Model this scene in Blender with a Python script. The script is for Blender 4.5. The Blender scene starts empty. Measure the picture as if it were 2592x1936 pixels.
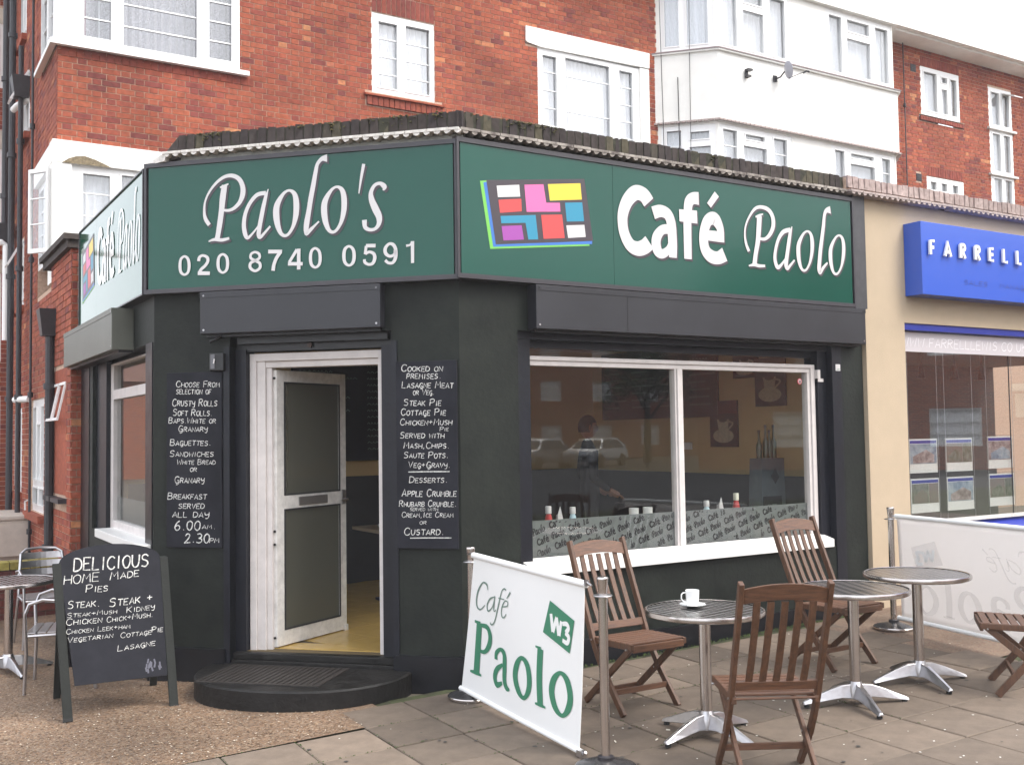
import bpy, math, random, json
import numpy as np
from mathutils import Matrix, Vector
random.seed(7)
rad = math.radians
scn = bpy.context.scene

# ---------------------------------------------------------------- camera
cam_d = bpy.data.cameras.new('camera'); cam = bpy.data.objects.new('camera', cam_d)
scn.collection.objects.link(cam); scn.camera = cam
cam_d.sensor_width = 36.0; cam_d.lens = 36.0 * 2650 / 2592; cam_d.clip_start = 0.05; cam_d.clip_end = 600
yaw, pitch, roll, EYE = rad(58.34), rad(2.83), rad(-0.83), 1.72
fw = Vector((math.cos(yaw)*math.cos(pitch), math.sin(yaw)*math.cos(pitch), math.sin(pitch)))
r0 = Vector((math.sin(yaw), -math.cos(yaw), 0)); u0 = r0.cross(fw)
rt = math.cos(roll)*r0 + math.sin(roll)*u0; up = -math.sin(roll)*r0 + math.cos(roll)*u0
cam.matrix_world = Matrix(((rt.x, up.x, -fw.x, 0), (rt.y, up.y, -fw.y, 0), (rt.z, up.z, -fw.z, EYE), (0, 0, 0, 1)))

# ---------------------------------------------------------------- sky and sun
SUN_EL, SUN_AZ = 50, 305          # azimuth of the sun, degrees counter-clockwise from +X
w = bpy.data.worlds.new('World'); scn.world = w; w.use_nodes = True
nt = w.node_tree; nt.nodes.clear()
sky = nt.nodes.new('ShaderNodeTexSky'); sky.sky_type = 'NISHITA'; sky.sun_disc = False
sky.sun_elevation = rad(SUN_EL); sky.sun_rotation = rad(90 - SUN_AZ); sky.dust_density = 6.0; sky.air_density = 1.2; sky.ozone_density = 0.6
mixw = nt.nodes.new('ShaderNodeMix'); mixw.data_type = 'RGBA'; mixw.inputs[0].default_value = 0.75
mixw.inputs[7].default_value = (9.5, 9.8, 10.4, 1)      # bright overcast cloud
bgn = nt.nodes.new('ShaderNodeBackground'); bgn.inputs[1].default_value = 0.14
outw = nt.nodes.new('ShaderNodeOutputWorld')
nt.links.new(sky.outputs[0], mixw.inputs[6]); nt.links.new(mixw.outputs[2], bgn.inputs[0]); nt.links.new(bgn.outputs[0], outw.inputs[0])
sd = bpy.data.lights.new('sun', 'SUN'); so = bpy.data.objects.new('sun', sd); scn.collection.objects.link(so)
sd.energy = 1.5; sd.angle = rad(30); sd.color = (1.0, 0.97, 0.92)
sdir = Vector((math.cos(rad(SUN_AZ))*math.cos(rad(SUN_EL)), math.sin(rad(SUN_AZ))*math.cos(rad(SUN_EL)), math.sin(rad(SUN_EL))))
so.rotation_euler = sdir.to_track_quat('Z', 'Y').to_euler()
scn.view_settings.view_transform = 'Standard'; scn.view_settings.look = 'None'
scn.view_settings.exposure = 0.98; scn.view_settings.gamma = 1; scn.view_settings.use_curve_mapping = False
try:
    scn.cycles.max_bounces = 8; scn.cycles.transparent_max_bounces = 12
    scn.cycles.caustics_reflective = False; scn.cycles.caustics_refractive = False
except Exception: pass

# ---------------------------------------------------------------- mesh builder
class MB:
    def __init__(s, M=None): s.v = []; s.f = []; s.a = []; s.M = M; s.val = 0.5
    def add(s, vs, fs):
        b = len(s.v)
        if s.M is not None: vs = [tuple(s.M @ Vector(p)) for p in vs]
        s.v += [tuple(p) for p in vs]; s.f += [tuple(b+i for i in f) for f in fs]; s.a += [s.val]*len(fs); return s
    def box(s, x0, x1, y0, y1, z0, z1, back=True):
        vs = [(x0,y0,z0),(x1,y0,z0),(x1,y1,z0),(x0,y1,z0),(x0,y0,z1),(x1,y0,z1),(x1,y1,z1),(x0,y1,z1)]
        fs = [(0,1,5,4),(1,2,6,5),(3,0,4,7),(4,5,6,7),(3,2,1,0)]
        if back: fs.append((2,3,7,6))
        return s.add(vs, fs)
    def hexa(s, p):   # 8 points, bottom ring then top ring
        return s.add(p, [(0,1,5,4),(1,2,6,5),(2,3,7,6),(3,0,4,7),(4,5,6,7),(3,2,1,0)])
    def quad(s, *p): return s.add(p, [tuple(range(len(p)))])
    def prism(s, poly, y0, y1):      # poly in x,z ; extruded along y
        n = len(poly); vs = [(x, y0, z) for x, z in poly] + [(x, y1, z) for x, z in poly]
        return s.add(vs, [tuple(range(n)), tuple(range(2*n-1, n-1, -1))] + [(i, i+n, (i+1) % n + n, (i+1) % n) for i in range(n)])
    def slab(s, poly, z0, z1):       # poly in x,y ccw ; extruded along z
        n = len(poly); vs = [(x, y, z0) for x, y in poly] + [(x, y, z1) for x, y in poly]
        return s.add(vs, [tuple(range(n-1, -1, -1)), tuple(range(n, 2*n))] + [(i, (i+1) % n, (i+1) % n+n, i+n) for i in range(n)])
    def tube(s, pts, r, n=10, cap=True, flat=None):
        P = [Vector(p) for p in pts]; R = r if isinstance(r, (list, tuple)) else [r]*len(P); vs = []
        prev = None
        for i, p in enumerate(P):
            d = (P[min(i+1, len(P)-1)] - P[max(i-1, 0)]).normalized()
            a = d.orthogonal().normalized() if prev is None else (prev - prev.dot(d)*d).normalized()
            prev = a; b = d.cross(a)
            for k in range(n):
                t = 2*math.pi*k/n; vs.append(tuple(p + R[i]*(math.cos(t)*a + math.sin(t)*b)))
        fs = [(i*n+k, i*n+(k+1) % n, (i+1)*n+(k+1) % n, (i+1)*n+k) for i in range(len(P)-1) for k in range(n)]
        if cap: fs += [tuple(range(n-1, -1, -1)), tuple(range((len(P)-1)*n, len(P)*n))]
        return s.add(vs, fs)
    def bar(s, p, q, wx, wy, side=(1,0,0)):   # rectangular bar between two points; wx along `side`
        p = Vector(p); q = Vector(q); d = (q-p).normalized(); a = Vector(side); a = (a - a.dot(d)*d).normalized(); b = d.cross(a)
        vs = [tuple(c + sa*a*wx/2 + sb*b*wy/2) for c in (p, q) for sa, sb in ((-1,-1),(1,-1),(1,1),(-1,1))]
        return s.hexa(vs)
    def sweep(s, pts, wx, wy, side=(1,0,0)):  # rectangular section along a path
        P = [Vector(p) for p in pts]; a0 = Vector(side); vs = []
        for i, p in enumerate(P):
            d = (P[min(i+1, len(P)-1)] - P[max(i-1, 0)]).normalized(); a = (a0 - a0.dot(d)*d).normalized(); b = d.cross(a)
            vs += [tuple(p + sa*a*wx/2 + sb*b*wy/2) for sa, sb in ((-1,-1),(1,-1),(1,1),(-1,1))]
        fs = [(i*4+k, i*4+(k+1) % 4, (i+1)*4+(k+1) % 4, (i+1)*4+k) for i in range(len(P)-1) for k in range(4)]
        m = (len(P)-1)*4
        return s.add(vs, fs + [(3,2,1,0), (m, m+1, m+2, m+3)])
    def lathe(s, prof, n=24, c=(0,0,0), cap=True):      # prof: (r, z)
        vs = [(c[0]+r*math.cos(2*math.pi*k/n), c[1]+r*math.sin(2*math.pi*k/n), c[2]+z) for r, z in prof for k in range(n)]
        m = len(prof)
        fs = [(i*n+k, i*n+(k+1) % n, (i+1)*n+(k+1) % n, (i+1)*n+k) for i in range(m-1) for k in range(n)]
        if cap: fs += [tuple(range(n-1, -1, -1)), tuple(range((m-1)*n, m*n))]
        return s.add(vs, fs)
    def ribbon(s, pts, y, closed=False, sub=6, w=None, caps=True):   # flat stroke in the x,z plane at depth y ; pts (x,z,w)
        P = [(p[0], p[1], p[2] if len(p) > 2 else w) for p in pts]
        if closed or (len(P) > 3 and math.dist(P[0][:2], P[-1][:2]) < 1e-4): closed = True; P = P[:-1] if math.dist(P[0][:2], P[-1][:2]) < 1e-4 else P
        n = len(P); Q = []
        if n > 2 and sub > 1:
            rng = range(n) if closed else range(n-1)
            for i in rng:
                g = (lambda k: P[k % n]) if closed else (lambda k: P[min(max(k, 0), n-1)])
                a, b, c, d = g(i-1), g(i), g(i+1), g(i+2)
                for k in range(sub):
                    t = k/sub; t2 = t*t; t3 = t2*t
                    Q.append(tuple(0.5*((2*b[j]) + (-a[j]+c[j])*t + (2*a[j]-5*b[j]+4*c[j]-d[j])*t2 + (-a[j]+3*b[j]-3*c[j]+d[j])*t3) for j in range(3)))
            if not closed: Q.append(P[-1])
        else: Q = list(P)
        m = len(Q); vs = []
        for i, (x, z, ww) in enumerate(Q):
            p = Q[(i-1) % m] if closed else Q[max(i-1, 0)]; q = Q[(i+1) % m] if closed else Q[min(i+1, m-1)]
            dx, dz = q[0]-p[0], q[1]-p[1]; l = math.hypot(dx, dz) or 1e-9; nx, nz = -dz/l*abs(ww)/2, dx/l*abs(ww)/2
            vs += [(x+nx, y, z+nz), (x-nx, y, z-nz)]
        fs = [(2*i, 2*i+1, (2*i+3) % (2*m), (2*i+2) % (2*m)) for i in range(m if closed else m-1)]
        return s.add(vs, fs)
    def mesh(s, name):
        me = bpy.data.meshes.new(name); me.from_pydata(s.v, [], s.f); me.update()
        at = me.attributes.new('v', 'FLOAT', 'FACE'); at.data.foreach_set('value', s.a)
        return me

COL = scn.collection
def mkobj(name, me, mt, parent=None, kind=None, smooth=False, bevel=0, loc=None):
    o = bpy.data.objects.new(name, me); COL.objects.link(o)
    if mt and not me.materials: me.materials.append(mt)
    if parent: o.parent = parent
    if kind: o['kind'] = kind
    if loc: o.location = loc
    if smooth:
        for p in me.polygons: p.use_smooth = True
        try: me.set_sharp_from_angle(angle=rad(35))
        except Exception: pass
    if bevel:
        b = o.modifiers.new('bevel', 'BEVEL'); b.width = bevel; b.segments = 2; b.limit_method = 'ANGLE'; b.angle_limit = rad(40)
    return o
def part(name, mb, mt, parent, **k): return mkobj(name, mb.mesh(name), mt, parent, **k)
def thing(name, label, cat, loc=(0,0,0), rz=0, group=None):
    o = bpy.data.objects.new(name, None); COL.objects.link(o); o.location = loc; o.rotation_euler = (0,0,rz); o.empty_display_size = 0.1
    o['label'] = label; o['category'] = cat
    if group: o['group'] = group
    return o
def dup(root, loc, rz, label, group=None):
    r = root.copy(); COL.objects.link(r); r.location = loc; r.rotation_euler = (0,0,rz); r['label'] = label
    if group: r['group'] = group
    for ch in list(root.children):
        c = ch.copy(); COL.objects.link(c); c.parent = r
        for g in ch.children:
            d = g.copy(); COL.objects.link(d); d.parent = c
    return r
def single(o, label, cat, group=None):
    o['label'] = label; o['category'] = cat
    if group: o['group'] = group
    return o

# ---------------------------------------------------------------- materials
def mat(name, col, rough=0.6, metal=0.0, var=0.0, scale=8.0, bump=0.0, bscale=60.0, spec=0.5, col2=None, detail=4, coat=0, rvar=0.0, stretch=None, attr=False):
    m = bpy.data.materials.new(name); m.use_nodes = True; t = m.node_tree; N = t.nodes; Lk = t.links
    bs = N['Principled BSDF']; bs.inputs['Roughness'].default_value = rough; bs.inputs['Metallic'].default_value = metal
    bs.inputs['Specular IOR Level'].default_value = spec
    if coat: bs.inputs['Coat Weight'].default_value = coat; bs.inputs['Coat Roughness'].default_value = 0.05
    c = (*col, 1); tc = N.new('ShaderNodeTexCoord'); vec = tc.outputs['Object']
    if stretch:
        mp = N.new('ShaderNodeMapping'); mp.inputs['Scale'].default_value = stretch; Lk.new(vec, mp.inputs[0]); vec = mp.outputs[0]
    if var or col2:
        nz = N.new('ShaderNodeTexNoise'); nz.inputs['Scale'].default_value = scale; nz.inputs['Detail'].default_value = detail; nz.inputs['Roughness'].default_value = 0.65
        Lk.new(vec, nz.inputs['Vector'])
        rp = N.new('ShaderNodeValToRGB'); rp.color_ramp.elements[0].position = 0.3; rp.color_ramp.elements[1].position = 0.7
        rp.color_ramp.elements[0].color = tuple(max(0, x*(1-var)) for x in col) + (1,)
        rp.color_ramp.elements[1].color = (*col2, 1) if col2 else tuple(min(1, x*(1+var)) for x in col) + (1,)
        Lk.new(nz.outputs['Fac'], rp.inputs[0]); out = rp.outputs[0]
        if attr:
            at = N.new('ShaderNodeAttribute'); at.attribute_name = 'v'
            mr = N.new('ShaderNodeMapRange'); mr.inputs[3].default_value = 1-attr; mr.inputs[4].default_value = 1+attr; Lk.new(at.outputs['Fac'], mr.inputs[0])
            mm = N.new('ShaderNodeMix'); mm.data_type = 'RGBA'; mm.blend_type = 'MULTIPLY'; mm.inputs[0].default_value = 1
            Lk.new(out, mm.inputs[6]); Lk.new(mr.outputs[0], mm.inputs[7]); out = mm.outputs[2]
        Lk.new(out, bs.inputs['Base Color'])
        if rvar:
            mr = N.new('ShaderNodeMapRange'); mr.inputs[3].default_value = max(0.02, rough-rvar); mr.inputs[4].default_value = min(1, rough+rvar)
            Lk.new(nz.outputs['Fac'], mr.inputs[0]); Lk.new(mr.outputs[0], bs.inputs['Roughness'])
    else: bs.inputs['Base Color'].default_value = c
    if bump:
        n2 = N.new('ShaderNodeTexNoise'); n2.inputs['Scale'].default_value = bscale; n2.inputs['Detail'].default_value = 5; Lk.new(vec, n2.inputs['Vector'])
        bp = N.new('ShaderNodeBump'); bp.inputs['Strength'].default_value = bump; bp.inputs['Distance'].default_value = 0.01
        Lk.new(n2.outputs['Fac'], bp.inputs['Height']); Lk.new(bp.outputs[0], bs.inputs['Normal'])
    return m
def glass(name, tint=(0.93,0.95,0.94), f0=.04, rough=0.0):
    m = bpy.data.materials.new(name); m.use_nodes = True; t = m.node_tree; N = t.nodes; N.clear()
    tr = N.new('ShaderNodeBsdfTransparent'); tr.inputs[0].default_value = (*tint, 1); gl = N.new('ShaderNodeBsdfGlossy'); gl.inputs['Roughness'].default_value = rough
    lw = N.new('ShaderNodeLayerWeight'); p5 = N.new('ShaderNodeMath'); p5.operation = 'POWER'; p5.inputs[1].default_value = 5; ma = N.new('ShaderNodeMath'); ma.operation = 'MULTIPLY_ADD'; ma.inputs[1].default_value = 1-f0; ma.inputs[2].default_value = f0
    mx = N.new('ShaderNodeMixShader'); o = N.new('ShaderNodeOutputMaterial'); Lk = t.links
    nz = N.new('ShaderNodeTexNoise'); nz.inputs['Scale'].default_value = 1.3; bp = N.new('ShaderNodeBump'); bp.inputs['Strength'].default_value = 0.02; bp.inputs['Distance'].default_value = 0.05
    Lk.new(nz.outputs[0], bp.inputs['Height']); Lk.new(bp.outputs[0], gl.inputs['Normal'])
    Lk.new(lw.outputs['Facing'], p5.inputs[0]); Lk.new(p5.outputs[0], ma.inputs[0])
    Lk.new(ma.outputs[0], mx.inputs[0]); Lk.new(tr.outputs[0], mx.inputs[1]); Lk.new(gl.outputs[0], mx.inputs[2]); Lk.new(mx.outputs[0], o.inputs[0])
    return m
def brick_mat(name, stops):
    m = bpy.data.materials.new(name); m.use_nodes = True; t = m.node_tree; N = t.nodes; Lk = t.links; bs = N['Principled BSDF']
    bs.inputs['Roughness'].default_value = 0.85; bs.inputs['Specular IOR Level'].default_value = 0.25
    at = N.new('ShaderNodeAttribute'); at.attribute_name = 'v'
    rp = N.new('ShaderNodeValToRGB'); e = rp.color_ramp.elements
    e[0].position, e[0].color = stops[0][0], (*stops[0][1], 1); e[1].position, e[1].color = stops[-1][0], (*stops[-1][1], 1)
    for p, c in stops[1:-1]: x = e.new(p); x.color = (*c, 1)
    Lk.new(at.outputs['Fac'], rp.inputs[0])
    tc = N.new('ShaderNodeNewGeometry'); nz = N.new('ShaderNodeTexNoise'); nz.inputs['Scale'].default_value = 22; nz.inputs['Detail'].default_value = 6; Lk.new(tc.outputs['Position'], nz.inputs['Vector'])
    nb = N.new('ShaderNodeTexNoise'); nb.inputs['Scale'].default_value = 0.9; nb.inputs['Detail'].default_value = 3; Lk.new(tc.outputs['Position'], nb.inputs['Vector'])
    mr = N.new('ShaderNodeMapRange'); mr.inputs[1].default_value = .3; mr.inputs[2].default_value = .7; mr.inputs[3].default_value = .72; mr.inputs[4].default_value = 1.25; Lk.new(nz.outputs['Fac'], mr.inputs[0])
    mr2 = N.new('ShaderNodeMapRange'); mr2.inputs[1].default_value = .35; mr2.inputs[2].default_value = .65; mr2.inputs[3].default_value = .78; mr2.inputs[4].default_value = 1.12; Lk.new(nb.outputs['Fac'], mr2.inputs[0])
    ml = N.new('ShaderNodeMath'); ml.operation = 'MULTIPLY'; Lk.new(mr.outputs[0], ml.inputs[0]); Lk.new(mr2.outputs[0], ml.inputs[1])
    mm = N.new('ShaderNodeMix'); mm.data_type = 'RGBA'; mm.blend_type = 'MULTIPLY'; mm.inputs[0].default_value = 1
    Lk.new(rp.outputs[0], mm.inputs[6]); Lk.new(ml.outputs[0], mm.inputs[7]); Lk.new(mm.outputs[2], bs.inputs['Base Color'])
    bp = N.new('ShaderNodeBump'); bp.inputs['Strength'].default_value = .4; bp.inputs['Distance'].default_value = .006; Lk.new(nz.outputs['Fac'], bp.inputs['Height']); Lk.new(bp.outputs[0], bs.inputs['Normal'])
    return m
BR = [(0, (.165,.045,.040)), (.18, (.235,.056,.040)), (.5, (.300,.077,.042)), (.8, (.338,.095,.049)), (.93, (.39,.125,.068)), (.97, (.45,.17,.08)), (1, (.48,.21,.10))]
M_brick = brick_mat('red_brick', BR)
M_coping = brick_mat('mossy_coping', [(0, (.040,.032,.032)), (.5, (.058,.047,.042)), (.8, (.070,.060,.045)), (1, (.095,.085,.045))])
M_coping2 = brick_mat('pale_coping', [(0, (.36,.28,.26)), (1, (.50,.40,.37))])
M_mortar = mat('mortar', (.50,.35,.26), .95, var=.25, scale=30, bump=.5, bscale=120)
M_mortarD = mat('dark_mortar', (.10,.08,.06), .95, var=.3, scale=20)
M_white = mat('white_paint', (.80,.79,.76), .35, var=.04, scale=5)
M_whiteold = mat('weathered_white_paint', (.66,.64,.61), .5, var=.18, scale=14, bump=.1)
M_frame = mat('door_frame_paint', (.60,.56,.54), .45, var=.10, scale=6, bump=.15, bscale=30)
M_upvc = mat('white_plastic', (.83,.83,.82), .25)
M_render = mat('white_render', (.80,.79,.75), .8, var=.05, scale=3, bump=.2, bscale=80)
M_band = mat('white_band_paint', (.80,.79,.75), .7, var=.06, scale=3, bump=.2, bscale=40)
M_wall = mat('dark_green_masonry_paint', (.0095,.0125,.0105), .6, spec=.22, var=.28, scale=3.5, bump=.3, bscale=26, rvar=.1, col2=(.016,.020,.016))
M_black = mat('black_gloss_paint', (.005,.0055,.008), .36, spec=.35, var=.35, scale=6, bump=.25, bscale=14, rvar=.12)
M_blue = mat('blue_black_paint', (.006,.007,.012), .42, spec=.35, var=.3, scale=5, bump=.2, bscale=20)
M_box = mat('shutter_box_metal', (.015,.0155,.020), .40, .0, var=.22, scale=2.2, bump=.12, bscale=5, rvar=.12)
M_green = mat('green_sign_panel', (.003,.066,.046), .15, spec=.38, var=.06, scale=1.0, bump=.05, bscale=1.6)
M_green2 = mat('green_sign_panel_glossy', (.006,.085,.045), .08, var=.06, scale=1.0, bump=.03, bscale=1.6)
M_sframe = mat('sign_frame', (.035,.032,.038), .35, var=.1)
M_cream = mat('vinyl_white', (.60,.585,.585), .35)
M_shadow = mat('vinyl_dark_grey', (.045,.035,.045), .35)
M_tile = mat('creasing_tile', (.62,.59,.55), .7, var=.25, scale=26, bump=.3)
M_tileD = mat('creasing_tile_weathered', (.14,.11,.10), .85, var=.5, scale=9, bump=.4, col2=(.42,.38,.34))
M_tileP = mat('creasing_tile_pale', (.40,.33,.31), .8, var=.2, scale=20, bump=.3)
M_stain = mat('fascia_strip', (.33,.33,.30), .7, var=.35, scale=12)
M_pier = mat('sand_render', (.47,.375,.265), .9, var=.05, scale=3, bump=.5, bscale=150)
M_bluesign = mat('blue_sign', (.035,.10,.50), .22)
M_bluep = mat('blue_paint', (.012,.028,.30), .35)
M_navy = mat('navy_paint', (.015,.02,.13), .4)
M_slate = mat('chalkboard', (.0085,.0090,.015), .65, spec=.2, var=.35, col2=(.018,.019,.026), scale=3.2, rvar=.1)
M_chalk = mat('chalk', (.52,.52,.50), .9, var=.55, scale=60)
M_aframe = mat('grey_green_timber', (.014,.016,.014), .65, spec=.25, var=.15, scale=10, bump=.2)
M_teak = mat('teak_wood', (.090,.041,.021), .48, var=.40, scale=9, bump=.25, bscale=50, stretch=(6,6,1), rvar=.12)
M_teak2 = mat('teak_wood_lateral', (.107,.048,.025), .48, var=.40, scale=9, bump=.25, bscale=50, stretch=(1,8,8), rvar=.12)
M_alu = mat('cast_aluminium', (.46,.45,.46), .30, 1.0, var=.08, scale=20, bump=.06, bscale=40)
M_steel = mat('brushed_steel', (.52,.48,.46), .22, 1.0, var=.12, scale=8, stretch=(1,1,.15), rvar=.08)
M_rubber = mat('black_rubber', (.012,.012,.012), .8)
M_banner = mat('white_pvc_banner', (.80,.80,.79), .55, bump=.05, bscale=4)
M_banner2 = mat('translucent_banner', (.82,.81,.80), .55)
_t = M_banner2.node_tree; _tr = _t.nodes.new('ShaderNodeBsdfTranslucent'); _tr.inputs[0].default_value = (.85,.83,.82,1); _mx = _t.nodes.new('ShaderNodeMixShader'); _mx.inputs[0].default_value = .62
_t.links.new(_t.nodes['Principled BSDF'].outputs[0], _mx.inputs[1]); _t.links.new(_tr.outputs[0], _mx.inputs[2]); _t.links.new(_mx.outputs[0], _t.nodes['Material Output'].inputs[0])
M_bgreen = mat('banner_green_ink', (.045,.21,.12), .5)
M_bgrey = mat('banner_grey_ink', (.16,.24,.20), .5)
M_black2 = mat('black_plastic', (.006,.006,.007), .4)
M_lead = mat('black_iron_pipe', (.020,.018,.022), .5, var=.3, scale=20)
M_ceram = mat('white_ceramic', (.82,.82,.80), .12)
M_concrete = mat('concrete_step_paint', (.006,.0055,.005), .5, spec=.25, var=.5, scale=9, bump=.5, bscale=30, col2=(.016,.015,.014), rvar=.15)
M_grate = mat('iron_grate', (.022,.018,.016), .6, var=.3, scale=40, bump=.3)
M_tilefl = mat('yellow_floor_tile', (.50,.33,.10), .22, var=.10, scale=5)
M_yellow = mat('yellow_wall_paint', (.58,.43,.21), .7, var=.05, scale=2)
M_dado = mat('dark_dado_paint', (.016,.019,.026), .5, var=.15)
M_ceil = mat('ceiling_paint', (.5,.45,.36), .8)
M_felt = mat('roof_felt', (.10,.10,.10), .95, var=.3, scale=5)
M_net = mat('net_curtain', (.88,.88,.89), .9, var=.07, scale=25)
M_lace = mat('lace_curtain', (.31,.30,.33), .9, var=.55, scale=60, detail=2)
M_maroon = mat('maroon_curtain', (.18,.06,.08), .9)
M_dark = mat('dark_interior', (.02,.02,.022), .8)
M_greyint = mat('grey_blind', (.34,.35,.37), .8, var=.1)
G_shop = glass('shop_glass', (.95,.96,.95), .055)
G_win = glass('window_glass', (.96,.97,.98), .13)
G_far = glass('agent_window_glass', (.96,.97,.96), .15)

def pv(name, tint, a):   # frosted film
    m = bpy.data.materials.new(name); m.use_nodes = True; t = m.node_tree; N = t.nodes; bs = N['Principled BSDF']; bs.inputs['Base Color'].default_value = (*tint, 1); bs.inputs['Roughness'].default_value = .5
    tr = N.new('ShaderNodeBsdfTransparent'); mx = N.new('ShaderNodeMixShader'); mx.inputs[0].default_value = a
    t.links.new(tr.outputs[0], mx.inputs[1]); t.links.new(bs.outputs[0], mx.inputs[2]); t.links.new(mx.outputs[0], N['Material Output'].inputs[0]); return m
M_film = pv('frosted_film', (.17,.185,.185), .80)
M_ghost = pv('ink_show_through', (.42,.41,.41), .20)
G_door = pv('door_glass_reflect_tint', (.105,.105,.082), .70)  # taupe mixed into the door panes in place of the yellow room's reflection
M_filmtxt = pv('clear_lettering_in_film', (.012,.012,.015), .92)

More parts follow.
